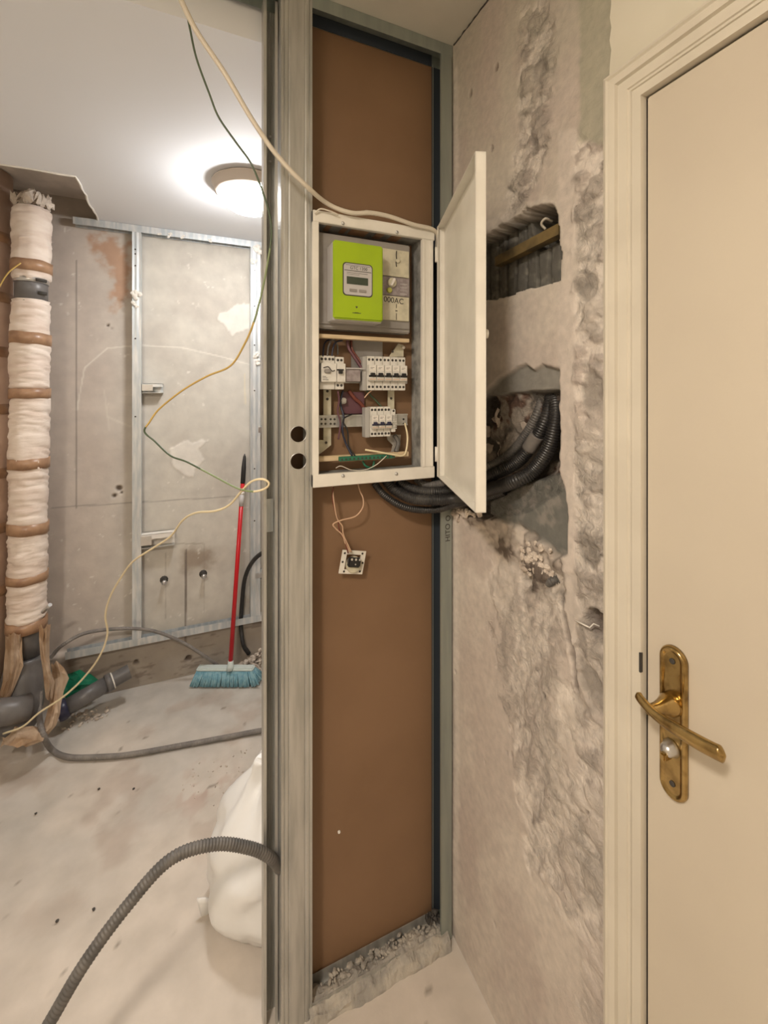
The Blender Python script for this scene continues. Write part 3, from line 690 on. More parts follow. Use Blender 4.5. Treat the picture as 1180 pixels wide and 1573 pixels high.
def band(py0, py1, tilt=.004, r=.0755, name='tape_band', m='tape'):
    bm = NB(); z0, z1 = zat(py1), zat(py0); seg = 32; R = []
    for j, (z, rr) in enumerate(((z0, r-.012), (z0+.001, r), (z1-.001, r), (z1, r-.012))):
        c = pipe_at(z); R.append([bm.verts.new((c.x+rr*math.cos(a), c.y+rr*math.sin(a), z+tilt*math.cos(a)+.0015*math.sin(5*a))) for a in [2*PI*k/seg for k in range(seg)]])
    for a_, b_ in zip(R, R[1:]):
        for k in range(seg): bm.faces.new((a_[k], a_[(k+1) % seg], b_[(k+1) % seg], b_[k])).smooth = True
    return obj(name, bm, m, t)
for a, b in ((403, 420), (512, 530), (597, 612), (703, 719), (801, 818), (879, 892), (950, 966)): band(a, b, random.uniform(-.006, .006))
bm = NB(); cyl(bm, pipe_at(zat(465)), pipe_at(zat(424)), .060, 32); obj('pipe_sleeve', bm, 'pvc', t)
bm = NB(); cyl(bm, pipe_at(zat(436)), pipe_at(zat(429)), .064, 32); cl = obj('hose_clamp', bm, 'steel', t)
bm = NB(); c = pipe_at(zat(433)); cyl(bm, c+Vector((.03, -.058, 0)), c+Vector((.062, -.035, 0)), .007, 10); obj('clamp_screw', bm, 'dirt', cl)
bm = NB(); c = pipe_at(zat(452)); cyl(bm, c+Vector((.035, -.045, .0)), c+Vector((.065, -.035, 0)), .008, 10); obj('spigot', bm, 'dirt', t)
# plaster collar at the slab
bm = NB()
for i in range(60):
    a = random.uniform(0, 2*PI); rr = random.uniform(.02, .07); c = pipe_at(zat(312))
    v = bmesh.ops.create_icosphere(bm, subdivisions=1, radius=random.uniform(.010, .022))['verts']
    for q in v: q.co = q.co*random.uniform(.6, 1.3)+c+Vector((rr*math.cos(a), rr*math.sin(a), random.uniform(-.02, .03)))
obj('plaster_collar', bm, 'debris', t)
# rough stone-like lump between slab and pipe (underside of the slab)
# pvc foot of the stack
bm = NB(); zf = zat(1005)
cyl(bm, pipe_at(zat(1008)), pipe_at(zat(955)), .050, 28); obj('foot_pipe', bm, 'pvc', t)
bm = NB(); c0 = pipe_at(zat(1008)); c1 = at(30, 1100, 1.9)
tube(bm, cr([c0, c0+Vector((-.005, -.01, -.08)), c1+Vector((0, 0, .02)), c1+Vector((-.03, -.01, -.03))], 6), .075, 28, rf=lambda i, n: .066+.014*min(1, i/6))
obj('bend', bm, 'pvc', t)
bm = NB(); tube(bm, [at(45, 1085, 1.86), at(20, 1092, 1.82), at(-60, 1100, 1.72)], .05, 24); obj('branch_pipe', bm, 'pvc', t)
def sheet(name, px_pts, th_mat, parent, t0, cr_=.012):
    """crumpled torn sheet: outline polygon in rows"""
    bm = NB(); rows = []
    for (a0, a1, b, tt) in px_pts:
        row = []
        for k in range(7):
            s = k/6; bulge = -.03*math.sin(s*PI)
            p = at(a0+(a1-a0)*s, b+random.uniform(-4, 4), tt+bulge+random.uniform(-cr_, cr_)); row.append(bm.verts.new(p))
        rows.append(row)
    for a_, b_ in zip(rows, rows[1:]):
        for k in range(6): bm.faces.new((a_[k], a_[k+1], b_[k+1], b_[k]))
    g_ = bmesh.ops.solidify(bm, geom=bm.faces[:], thickness=.006)
    return obj(name, bm, th_mat, parent)
sheet('torn_wrap', [(8, 34, 972, 1.90), (8, 34, 1000, 1.89), (6, 36, 1020, 1.88), (4, 28, 1045, 1.87), (-2, 18, 1070, 1.85), (-14, 8, 1085, 1.83)], 'torn', t, 0)
sheet('torn_wrap', [(60, 78, 962, 1.88), (60, 76, 985, 1.88), (62, 76, 1010, 1.88), (66, 78, 1030, 1.88), (68, 84, 1050, 1.88), (70, 80, 1075, 1.88)], 'torn', t, 0)
sheet('torn_wrap', [(78, 90, 1018, 1.98), (80, 102, 1030, 1.97), (80, 106, 1040, 1.96), (78, 98, 1060, 1.94), (76, 94, 1080, 1.92), (72, 92, 1098, 1.90), (66, 86, 1115, 1.88), (58, 74, 1125, 1.86)], 'torn', t, 0, .008)
sheet('torn_wrap', [(2, 60, 1118, 1.86), (4, 70, 1126, 1.83), (4, 66, 1136, 1.80), (0, 40, 1146, 1.775)], 'torn', t, 0, .006)
# second wrapped duct at the very left
p0 = at(-22, 330, 1.95); p1 = at(-32, 1050, 1.95)
t5 = thing('wrapped_duct', 'brown wrapped duct with tape bands, at the left edge behind the foam-wrapped pipe', 'duct', (p1.x, p1.y, 0))
bm = NB(); c = Vector((p1.x, p1.y, 0)); cyl(bm, c+Vector((0, 0, .12)), c+Vector((0, 0, 2.5)), .115, 36); obj('wrap', bm, 'wrapb', t5, False)
for b in (370, 460, 542, 628, 724, 806, 900):
    z = ZY(5, b, c.y); bm = NB(); cyl(bm, c+Vector((0, 0, z-.022)), c+Vector((0, 0, z+.022)), .118, 36); obj('tape_band', bm, 'tape', t5)
pa = at(27, 325, 1.99); pbm = at(26, 490, 1.99)
bm = NB(); tube(bm, resample(cr([pa, pa.lerp(pbm, .35)+Vector((.004, 0, 0)), pa.lerp(pbm, .7), pbm], 8), .01), .009, 8, rf=lambda i, n: .009+.002*math.sin(i*1.3)); obj('foam_seam', bm, 'wrap', t5)
bm = NB(); tube(bm, cr([at(32, 404, 1.86), at(12, 420, 1.84), at(-4, 446, 1.84)], 8), .0028, 6); tag(obj('wire', bm, 'yellw'), 'short brown wire curling left from the upper tape band of the pipe', 'wire')

# grey drain stub on the floor, green scrap
t = thing('drain_stub', 'grey plastic drain pipe stub lying angled up, open end towards the room', 'pipe', onZ(140, 1095, 0))
a_ = at(96, 1090, 2.02); b_ = at(165, 1050, 2.14); c_ = at(199, 1031, 2.20)
ax = (c_-a_).normalized()
bm = NB(); cyl(bm, a_, b_, .036, 24); obj('pipe', bm, 'pvc', t)
bm = NB(); tube(bm, [b_-ax*.005, b_+ax*.02], .041, 24); obj('socket_collar', bm, 'pvc', t)
bm = NB(); tube(bm, [b_+ax*.020, b_+ax*.026], .038, 24); obj('seal_ring', bm, 'plast', t)
bm = NB()
ro = tube(bm, [b_+ax*.02, c_], .034, 24, caps=False); ri = tube(bm, [c_, b_+ax*.03], .029, 24, caps=True)
obj('open_end', bm, 'pvc', t)
bm = NB(); cyl(bm, c_-ax*.03, c_-ax*.027, .029, 20); obj('pipe_bore', bm, 'dirt', t)
bm = NB(); lathe(bm, [(.042, 0), (.046, .01), (.046, .03), (.04, .04)], a_-ax*.02, ax, 24); obj('end_socket', bm, 'navy', t)
bm = NB(); pts = [(92, 1062, 2.10), (100, 1040, 2.15), (122, 1030, 2.17), (148, 1040, 2.20), (154, 1052, 2.19), (135, 1068, 2.17), (112, 1084, 2.10)]
cc_ = at(125, 1052, 2.12); cv = bm.verts.new(cc_); vv = [bm.verts.new(at(a, b, tt)) for a, b, tt in pts]
for i in range(len(vv)): bm.faces.new((cv, vv[i], vv[(i+1) % len(vv)]))
bmesh.ops.subdivide_edges(bm, edges=bm.edges[:], cuts=2)
for v in bm.verts: v.co += Vector((random.uniform(-.006, .006), random.uniform(-.006, .006), random.uniform(-.006, .006)))
bmesh.ops.solidify(bm, geom=bm.faces[:], thickness=.003)
tag(obj('plastic_sheet', bm, 'gscrap'), 'crumpled dark green plastic sheet behind the grey drain stub', 'plastic sheet')

# hoses
def hose(name, pts, r, m, label, cat='conduit', pitch=.007, depth=.12, group=None):
    bm = NB(); corr(bm, pts, r, pitch, 12, depth); return tag(obj(name, bm, m), label, cat, group)
r_ = .011
hose('corrugated_conduit', [at(62, 1062, 1.93)+Vector((0, 0, .0))]+[at(60, 1095, 1.90)]+[at(66, 1128, 1.82), onZ(80, 1152, .013), onZ(105, 1163, .012), onZ(150, 1163, .012), onZ(200, 1159, .012), onZ(280, 1145, .012), onZ(340, 1134, .012), onZ(420, 1119, .012), onZ(520, 1104, .012)], r_, 'hose',
     'grey conduit lying across the floor from the pipe foot to the opening')
hose('corrugated_conduit', [at(78, 1010, 2.05), at(95, 992, 2.06), at(130, 973, 2.12), at(180, 966, 2.21), at(230, 968, 2.28), at(275, 984, 2.33), at(310, 1005, 2.36), onZ(346, 1030, .010)], .0085, 'hose',
     'thin dark grey conduit arching low in front of the far wall')
hose('corrugated_conduit', [at(430, 838, 2.42), at(402, 850, 2.44), at(386, 866, 2.47), at(376, 890, 2.50), at(372, 925, 2.52), at(370, 960, 2.52), at(374, 990, 2.5), onZ(382, 1004, .05)], .012, 'conduitb',
     'dark conduit hanging down behind the red broom handle')
hose('corrugated_conduit', [at(-20, 1740, .80), at(35, 1640, .82), at(75, 1573, .85), at(130, 1480, .88), at(195, 1392, .92), at(262, 1320, .96), at(330, 1297, 1.0), at(385, 1303, 1.03), at(415, 1317, 1.05), at(428, 1332, 1.075), Vector((.222, 1.095, .34)), Vector((.24, 1.10, .2)), Vector((.245, 1.10, .04))], .0125, 'conduit',
     'grey corrugated conduit arching up from the lower left into the partition stud')
# short whisker of pipe by the stack
bm = NB(); cyl(bm, at(66, 940, 1.92), at(77, 929, 1.90), .008, 10); tag(obj('pipe_end', bm, 'steel'), 'short cut metal pipe end sticking out right of the wrapped pipe', 'pipe end')

# broom
bp = onZ(352, 1050, 0); yb_ = bp.y
top = at(376, 697, 2.50); base = Vector((bp.x+.005, yb_, .075))
t = thing('broom', 'broom with red handle and blue bristles leaning against the far wall', 'broom', (bp.x, yb_, 0))
hd = (top-base); 
bm = NB(); cyl(bm, base, base+hd*.86, .0115, 16); obj('handle', bm, 'red', t)
bm = NB(); tube(bm, [base+hd*.855, base+hd*.93, base+hd*.985, base+hd], .012, 14, rf=lambda i, n: (.013, .013, .008, .002)[i]); obj('handle_tip', bm, 'black', t)
bm = NB(); s0 = (1.0-(772-697)/(1030-697.)); tube(bm, [base+hd*(s0-.03), base+hd*(s0+.025)], .0125, 14); obj('sticker', bm, 'lgrey', t)
bm = NB(); tube(bm, [base+hd*(s0+.025), base+hd*(s0+.04)], .0127, 14); obj('sticker_band', bm, 'plast', t)
bx = (Vector((XY(400, yb_), 0, 0))-Vector((XY(300, yb_), 0, 0))).x
RB = Matrix.Rotation(-YAW, 3, 'Z'); hc_ = onZ(347, 1047, 0); hc_.z = 0
def hp(a, b, z): return hc_+RB @ Vector((a, b, 0))+Vector((0, 0, z))
L_ = .150
bm = NB(); vv_ = box(bm, hc_.x-L_, hc_.x+L_, hc_.y-.022, hc_.y+.022, .064, .080, bev=.005, rot=RB, cen=hc_); hdv = obj('head', bm, 'mint', t)
bm = NB(); lathe(bm, [(.020, 0), (.018, .02), (.014, .035), (.014, .045)], base-Vector((0, 0, .004)), hd, 16); obj('handle_socket', bm, 'mint', t)
bm = NB()
for i in range(50):
    for j in range(6):
        u_ = -L_+.004+(2*L_-.008)*i/49; v_ = -.019+.038*j/5
        du = (i/49-.45)*.055+random.uniform(-.005, .005)+(.012 if i > 44 else 0); dv_ = (j/5-.6)*.05+random.uniform(-.004, .004)
        tube(bm, [hp(u_, v_, .066), hp(u_+du, v_+dv_, .002+random.random()*.004+(.012*(i-44)/5 if i > 44 else 0))], .004, 5, rf=lambda q, n: .0035 if q == 0 else .0062)
br = obj('bristles', bm, 'bristle', t); br['kind'] = 'stuff'

# bag of rubble
cb = Vector((.245, 1.40, 0))
bm = NB(); nu, nv = 64, 40; R = []
for j in range(nv+1):
    s = j/nv; z = .40*s
    pr = [(0, .135), (.05, .172), (.2, .195), (.45, .185), (.65, .145), (.8, .085), (.9, .05), (1, .035)]
    rr = np.interp(s, [a for a, _ in pr], [b for _, b in pr]); ring = []
    for k in range(nu):
        a = 2*PI*k/nu
        fold = .010*math.sin(a*7+s*5)*s+.016*(float(fbm(np.array(3+2*math.cos(a)), np.array(3+2*math.sin(a)+s*2.6), 1.6, 4, 61))-.5)*2
        fold += .012*abs(math.sin(a*3.5+1.5*math.sin(s*7)))*(s > .1)
        q = rr+fold
        ring.append(bm.verts.new((cb.x+q*math.cos(a), cb.y+q*math.sin(a), max(.001, z+.01*math.sin(a*3)*s))))
    R.append(ring)
for a_, b_ in zip(R, R[1:]):
    for k in range(nu): bm.faces.new((a_[k], a_[(k+1) % nu], b_[(k+1) % nu], b_[k])).smooth = True
bm.faces.new(R[0][::-1]); bm.faces.new(R[-1])
t = thing('rubble_bag', 'full white plastic bag standing on the floor behind the metal stud', 'bag', cb)
obj('bag_body', bm, 'bag', t)
bm = NB(); e_ = at(303, 1379, 1.30); 
vs = [e_, at(318, 1378, 1.30), at(322, 1402, 1.31), at(312, 1425, 1.31), at(309, 1405, 1.30), at(335, 1390, 1.33), at(335, 1430, 1.33)]
V_ = [bm.verts.new(v) for v in vs]
bm.faces.new((V_[0], V_[1], V_[4])); bm.faces.new((V_[1], V_[2], V_[4])); bm.faces.new((V_[2], V_[3], V_[4])); bm.faces.new((V_[1], V_[5], V_[2])); bm.faces.new((V_[2], V_[5], V_[6])); bm.faces.new((V_[2], V_[6], V_[3]))
bmesh.ops.subdivide_edges(bm, edges=bm.edges[:], cuts=2, use_grid_fill=True); bmesh.ops.solidify(bm, geom=bm.faces[:], thickness=.003)
obj('bag_corner', bm, 'bag', t, True)

# ================================================================== ELECTRICAL CABINET
YC = 1.050
cx0, cx1, cz0, cz1 = .274, .611, 1.296, 1.967; ix0, ix1, iz0, iz1 = .289, .577, 1.327, 1.939
cab = thing('electrical_cabinet', 'open white metal electrical cabinet recessed in the brown board, door swung out', 'electrical cabinet', ((cx0+cx1)/2, YC+.03, cz0))
bm = NB()
box(bm, cx0, ix0, YC, YC+.012, cz0, cz1, bev=.0012); box(bm, ix1, cx1-.012, YC, YC+.012, iz0, iz1, bev=.0012)
box(bm, cx0, cx1, YC-.001, YC+.012, iz1, cz1, bev=.0012); box(bm, cx0, cx1, YC-.001, YC+.012, cz0, iz0, bev=.0012)
box(bm, ix1-.004, ix1+.004, YC-.003, YC+.01, iz0, iz1, bev=.001); box(bm, cx1-.013, cx1-.006, YC-.004, YC+.012, iz0, iz1, bev=.001)
fr = obj('frame', bm, 'cab', cab)
bm = NB()
box(bm, cx0+.004, ix0-.001, YC+.012, YB-.002, cz0+.006, cz1-.006); box(bm, ix1, ix1+.002, YC+.012, YB-.002, cz0+.006, cz1-.006)
box(bm, cx0+.004, ix1, YC+.012, YB-.002, cz0+.006, iz0-.004); box(bm, cx0+.004, ix1, YC+.012, YB-.002, iz1+.003, cz1-.006)
obj('housing', bm, 'cabin', cab)
for a, b in ((527, 343), (610, 357), (527, 731), (609, 728)):
    p = onY(a, b, YC-.001); bm = NB(); lathe(bm, [(.0045, 0), (.0045, .001), (.003, .003), (.0005, .003)], p, (0, -1, 0), 12); obj('screw', bm, 'steel', fr)
# knock-out tabs at the top of the housing
bm = NB()
for a, b in ((498, 506), (522, 530), (536, 562), (574, 586), (597, 612)):
    xx0, xx1 = XY(a, 1.09), XY(b, 1.09); box(bm, xx0, xx1, 1.06, 1.105, 1.9405, 1.9415); obj('tab', bm, 'tape', cab); bm = NB()
# door: a shallow steel pan hinged on the right
hx, hy = .617, YC-.004; lx, ly = .489, .690
dv = Vector((lx-hx, ly-hy, 0)); dw = dv.length; dv.normalize(); nv_ = Vector((-dv.y, dv.x, 0))   # outward (to the right wall side)
if nv_.x < 0: nv_ = -nv_
def zt_(s): return 1.966+.014*s
def zb_(s): return 1.296+.010*s
def dbox(bm, s0, s1, d0, d1, za, zb, bev=0):
    pts = []
    for s in (s0, s1):
        for d in (d0, d1):
            for z in (0, 1):
                f = (zb, za)[z] if not callable(za) else 0
                zz = (za, zb)[z]
                pts.append(Vector((hx, hy, 0))+dv*s+nv_*d+Vector((0, 0, zz)))
    v = [bm.verts.new(p) for p in pts]
    fs = [bm.faces.new([v[i] for i in q]) for q in ((0, 1, 3, 2), (4, 6, 7, 5), (0, 4, 5, 1), (2, 3, 7, 6), (0, 2, 6, 4), (1, 5, 7, 3))]
    if bev: bmesh.ops.bevel(bm, geom=list({e for f in fs for e in f.edges}), offset=bev, segments=2, affect='EDGES')
D0, D1 = .0, .0205; za, zb = 1.300, 1.974
bm = NB()
dbox(bm, 0, dw, D1-.0012, D1, za, zb); dbox(bm, 0, .0015, D0, D1, za, zb); dbox(bm, dw-.0015, dw, D0, D1, za, zb, .0005)
dbox(bm, 0, dw, D0, D1, za, za+.0015); dbox(bm, 0, dw, D0, D1, zb-.0015, zb)
dbox(bm, 0, .013, D0-.001, D0+.0005, za, zb); dbox(bm, dw-.004, dw, D0, D0+.0015, za, zb)
cd_ = obj('door', bm, 'cab', cab)
bm = NB(); p = onX(742, 511, 1); kp = Vector((hx, hy, 0))+dv*(dw-.018)+nv_*D1; kp.z = ZY(735, 511, 1) if False else at(738, 511, .83).z
cyl(bm, kp, kp+nv_*.008, .009, 18); kn = obj('latch_knob', bm, 'cab', cd_)
for zz in (at(720, 370, .83).z, at(720, 650, .83).z):
    bm = NB(); q = Vector((hx, hy, zz))+dv*(dw-.010)+nv_*(D1-.004); box(bm, q.x-.004, q.x+.002, q.y-.004, q.y+.004, zz-.014, zz+.014, bev=.001); obj('door_catch', bm, 'steel', cd_)
for zz in (1.36, 1.90):
    bm = NB(); cyl(bm, (hx-.003, hy, zz-.02), (hx-.003, hy, zz+.02), .004, 10); obj('hinge', bm, 'cab', cab)

# meter
t = thing('electricity_meter', 'electricity meter with lime green cover on a grey board in the cabinet', 'electricity meter', (.42, 1.09, 1.686))
bm = NB(); box(bm, .2905, .5495, 1.075, 1.112, 1.686, 1.925, bev=.003); box(bm, .2925, .545, 1.070, 1.078, 1.697, 1.702, bev=.001); obj('base_board', bm, 'grey', t)
gx0, gx1, gz0, gz1 = .316, .446, 1.703, 1.892; yg = 1.020
bm = NB(); box(bm, gx0+.001, gx1-.001, yg+.007, 1.076, gz0-.003, gz1-.002, bev=.002); obj('case', bm, 'lgrey', t)
bm = NB(); box(bm, gx0, gx1, yg, yg+.008, gz0, gz1, bev=.0035); cov = obj('cover', bm, 'green', t); tag(cov, 'lime green front cover')
def rnd(x0, x1, z0, z1, r, n=5):
    o = []
    for cx_, cz_, a0 in ((x1-r, z1-r, 0), (x0+r, z1-r, PI/2), (x0+r, z0+r, PI), (x1-r, z0+r, 3*PI/2)):
        for i in range(n+1): a = a0+PI/2*i/n; o.append((cx_+r*math.cos(a), cz_+r*math.sin(a)))
    return o
A = onY(528, 403, yg); B_ = onY(571, 456, yg)
dx0, dx1 = A.x, B_.x; dz1 = A.z-.001; dz0 = B_.z
bm = NB(); prism(bm, [(x, yg-.0005, z) for x, z in rnd(dx0-.0025, dx1+.0025, dz0-.0025, dz1+.0025, .009)], (0, .001, 0)); obj('display_border', bm, 'dirt', t)
bm = NB(); prism(bm, [(x, yg-.0014, z) for x, z in rnd(dx0, dx1, dz0, dz1, .008)], (0, .0015, 0)); dp = obj('display_panel', bm, 'lgrey', t)
w_ = dx1-dx0; h_ = dz1-dz0
bm = NB(); box(bm, dx0+.10*w_, dx0+.86*w_, yg-.0022, yg-.001, dz0+.34*h_, dz0+.58*h_); obj('lcd', bm, 'lcd', dp)
for s in (.20, .54):
    bm = NB(); box(bm, dx0+s*w_, dx0+(s+.26)*w_, yg-.003, yg-.001, dz0+.10*h_, dz0+.19*h_, bev=.0004); obj('button', bm, 'grey', dp)
bm = NB(); box(bm, dx0+.02*w_, dx1-.02*w_, yg-.0018, yg-.001, dz0+.765*h_, dz0+.785*h_); box(bm, dx0+.1*w_, dx0+.85*w_, yg-.0018, yg-.001, dz0+.70*h_, dz0+.71*h_); box(bm, dx0+.1*w_, dx0+.55*w_, yg-.0018, yg-.001, dz0+.65*h_, dz0+.658*h_); box(bm, dx0+.06*w_, dx0+.94*w_, yg-.0018, yg-.001, dz0+.945*h_, dz0+.955*h_); obj('printed_line', bm, 'dirt', dp)
text('printed_text', 'GTC 1200', .0105, 'dirt', Matrix.Translation(((dx0+dx1)/2+.002, yg-.0016, dz0+.865*h_)) @ FACE_Y, dp, .0002)
p = onY(548, 472, yg); bm = NB(); prism(bm, [(p.x-.003, yg-.0008, p.z+.002), (p.x+.003, yg-.0008, p.z+.002), (p.x+.001, yg-.0008, p.z-.002), (p.x-.001, yg-.0008, p.z-.002)], (0, .001, 0)); q = onY(548, 481, yg); box(bm, q.x-.011, q.x+.011, yg-.0008, yg, q.z-.0008, q.z+.0006); box(bm, q.x-.005, q.x+.005, yg-.0008, yg, q.z-.0002, q.z+.0014); obj('printed_mark', bm, 'dirt', cov)
# right-hand cut-out switch on the meter board
yp = 1.073
X0, X1 = .452, .5435
def zR(py): return ZY(612, py, yp)
bm = NB(); box(bm, X0, X1, yp-.004, yp+.003, zR(426), zR(385), bev=.001); cw = obj('upper_cover', bm, 'cream', t)
bm = NB(); box(bm, X0, X1, yp-.004, yp+.003, zR(493), zR(456), bev=.001); lw = obj('lower_cover', bm, 'cream', t)
bm = NB(); box(bm, X0, X1+.001, yp-.003, yp+.003, zR(455), zR(427), bev=.0008); mw = obj('switch_panel', bm, 'violet', t)
bm = NB()
for (a, b, c_, d_) in ((612, 617, 427.5, 428.5),): pass
xs_ = XY(614, yp); 
for i, (b0, b1) in enumerate(((436, 437), (441, 441.8), (446, 446.6), (451, 452))): box(bm, xs_, xs_+.02, yp-.0036, yp-.0028, zR(b1), zR(b0))
obj('printed_line', bm, 'lgrey', mw)
kx, kz = XY(601, yp), zR(436)
bm = NB(); lathe(bm, [(.0125, 0), (.0125, .004), (.011, .006)], (kx, yp-.003, kz), (0, -1, 0), 24); kb = obj('rotary_knob', bm, 'cream', mw)
bm = NB(); box(bm, kx-.003, kx+.003, yp-.015, yp-.008, kz-.011, kz+.011, bev=.001, rot=Matrix.Rotation(math.radians(28), 3, 'Y'), cen=(kx, yp-.01, kz)); obj('knob_grip', bm, 'plast', kb)
bm = NB(); lathe(bm, [(.0075, 0), (.0075, .004), (.005, .006)], (XY(597, yp), yp-.003, zR(448)), (0, -1, 0), 16); obj('yellow_seal', bm, 'ygw', mw)
text('handwritten_mark', '000AC', .0205, 'dirt', Matrix.Translation((XY(605, yp)-.002, yp-.0045, zR(463))) @ FACE_Y @ Matrix.Rotation(-.05, 4, 'Z'), lw, .0002)
bm = NB(); xm_ = XY(608, yp)
for b0, b1 in ((468, 474), (482, 492)): box(bm, xm_-.0008, xm_+.0008, yp-.0047, yp-.0038, zR(b1), zR(b0))
box(bm, xm_-.003, xm_+.003, yp-.0047, yp-.0038, zR(479), zR(477.6)); obj('printed_mark', bm, 'dirt', lw)
bm = NB(); tube(bm, [(xm_, yp-.005, zR(387)), (xm_-.001, yp-.0055, zR(393)), (xm_, yp-.005, zR(398)), (xm_+.002, yp-.006, zR(401)), (xm_-.002, yp-.006, zR(404)), (xm_, yp-.005, zR(411))], .0011, 6); obj('lead_seal_wire', bm, 'dirt', cw)
bm = NB(); v = bmesh.ops.create_icosphere(bm, subdivisions=2, radius=.006)['verts']
for q in v: q.co = Vector((q.co.x*1.3, q.co.y*.4, q.co.z))+Vector((xm_+.004, yp-.006, zR(402)))
obj('lead_seal', bm, 'cream', cw, True)

# rails inside
def rail(name, pa, pb, py0, py1, y, d, m, label, parent=cab, side_px=None):
    x0, x1 = XY(pa, y), XY(pb, y); zt2 = ZY(pa, py0, y); zb2 = ZY(pa, py1, y)
    bm = NB(); box(bm, x0, x1, y, y+d, zb2, zt2, bev=.0008); o = obj(name, bm, m, parent); 
    if label: o['label'] = label
    return o
rail('cross_rail', 490, 629, 512.5, 518.5, 1.068, .02, 'wood', 'pale wooden cross rail')
r2 = rail('din_rail', 490, 626, 638, 657, 1.100, .006, 'galv', None)
bm = NB(); zz0 = ZY(490, 657, 1.1); zz1 = ZY(490, 638, 1.1)
box(bm, XY(490, 1.098), XY(626, 1.098), 1.096, 1.101, zz1-.004, zz1); box(bm, XY(490, 1.098), XY(626, 1.098), 1.096, 1.101, zz0, zz0+.004); obj('rail_lip', bm, 'galv', r2)
bm = NB()
for a in (494, 500, 508, 514, 620): 
    for b in (644, 651): p = onY(a, b, 1.0995); lathe(bm, [(.003, 0), (.003, .0008)], p, (0, -1, 0), 8); obj('slot', bm, 'dirt', r2); bm = NB()
rail('din_rail', 490, 626, 568, 588, 1.100, .006, 'galv', None)
rail('upright_strap', 497, 509, 596, 642, 1.104, .003, 'cream', None); rail('upright_strap', 497, 509, 655, 685, 1.104, .003, 'cream', None); rail('upright_strap', 596, 606, 598, 632, 1.104, .003, 'cream', None)
bm = NB(); prism(bm, [onY(a, b, 1.103) for a, b in ((598, 548), (612, 528), (620, 530), (620, 548))], (0, .004, 0)); obj('corner_bracket', bm, 'cream', cab)
bm = NB(); prism(bm, [onY(a, b, 1.103) for a, b in ((490, 676), (508, 676), (507, 685), (492, 697), (490, 697))], (0, .004, 0)); obj('corner_bracket', bm, 'cream', cab)
bm = NB(); prism(bm, [onY(a, b, 1.100) for a, b in ((594, 668), (616, 668), (612, 700), (600, 700), (604, 684), (596, 676))], (0, .004, 0)); obj('corner_bracket', bm, 'mortar', cab)
bm = NB()
for a, b in ((503, 601), (503, 613), (601, 612), (603, 540), (501, 680), (601, 676)): p = onY(a, b, 1.1025); lathe(bm, [(.0035, 0), (.0035, .0008)], p, (0, -1, 0), 10); obj('strap_hole', bm, 'dirt', cab); bm = NB()
p = onY(619.5, 534, 1.098); bm = NB(); lathe(bm, [(.0045, 0), (.0045, .003), (.002, .004)], p, (0, -1, 0), 14); obj('fixing_screw', bm, 'plast', cab)
rail('backing_plate', 540, 588, 519, 566, 1.112, .004, 'grey', 'grey plate behind the breakers')
rail('backing_plate', 525, 560, 602, 636, 1.112, .004, 'purple', 'dark maroon plate behind the breakers')
rail('tie_rail', 490, 628, 701.5, 709.5, 1.080, .012, 'wood', 'pale wooden lower rail')
bm = NB(); q0, q1 = XY(521, 1.074), XY(606, 1.074); zg = ZY(521, 705, 1.074)
box(bm, q0, q1, 1.070, 1.082, zg-.006, zg+.005, bev=.001); gt = obj('earth_terminal_bar', bm, 'gterm', cab)
for i in range(14):
    x = q0+.006+(q1-q0-.012)*i/13; bm = NB(); lathe(bm, [(.0024, 0), (.0024, .0015)], (x, 1.0695, zg-.001), (0, -1, 0), 8); obj('terminal_screw', bm, 'dirt', gt)
rail('wall_patch', 640, 648, 560, 600, 1.118, .002, 'cabin', None) if False else None

# breakers
def breaker(x, zc, wd_, h, y, label, group, tog='black', rows=True, name='circuit_breaker'):
    t = thing(name, label, 'circuit breaker', (x+wd_/2, y+.02, zc-h/2), group)
    g = .0004
    bm = NB()
    box(bm, x+g, x+wd_-g, y+.010, y+.034, zc-h/2, zc+h/2, bev=.0008)
    box(bm, x+g+.0005, x+wd_-g-.0, y-.002, y+.012, zc-h*.22, zc+h*.24, bev=.0008)
    obj('body', bm, 'brk', t)
    bm = NB(); box(bm, x+wd_*.12, x+wd_*.88, y-.0030, y-.0018, zc+h*.06, zc+h*.20, bev=.0003); lb = obj('label_plate', bm, 'plast', t)
    bm = NB(); box(bm, x+wd_*.2, x+wd_*.7, y-.0034, y-.0029, zc+h*.155, zc+h*.165); box(bm, x+wd_*.2, x+wd_*.5, y-.0034, y-.0029, zc+h*.12, zc+h*.13); obj('printed_line', bm, 'dirt', lb)
    bm = NB(); box(bm, x+wd_*.05, x+wd_*.95, y-.0032, y-.001, zc-h*.115, zc-h*.06); box(bm, x+wd_*.22, x+wd_*.70, y-.010, y-.001, zc-h*.09, zc+h*.005, bev=.001); obj('toggle', bm, tog, t)
    bm = NB(); box(bm, x+wd_*.72, x+wd_*.92, y-.006, y-.001, zc-h*.055, zc+h*.02, bev=.001); obj('toggle_guard', bm, 'plast', t)
    bm = NB(); box(bm, x+wd_*.1, x+wd_*.9, y-.0030, y-.0018, zc-h*.19, zc-h*.17); obj('printed_stripe', bm, 'copper', t)
    for zz in (zc+h*.40, zc-h*.40):
        for s in (.27, .73):
            bm = NB(); lathe(bm, [(.0034, 0), (.0034, .0006)], (x+wd_*s, y+.0102, zz), (0, -1, 0), 10); obj('terminal_screw', bm, 'dirt', t)
    return t
yb1 = 1.062
bx0_, bx1_ = XY(566, yb1), XY(625.5, yb1); wb = (bx1_-bx0_)/5; zc1 = ZY(595, 573.5, yb1); hb = ZY(595, 548, yb1)-ZY(595, 600, yb1)
names = ['leftmost', 'second from left', 'middle', 'fourth from left', 'rightmost']
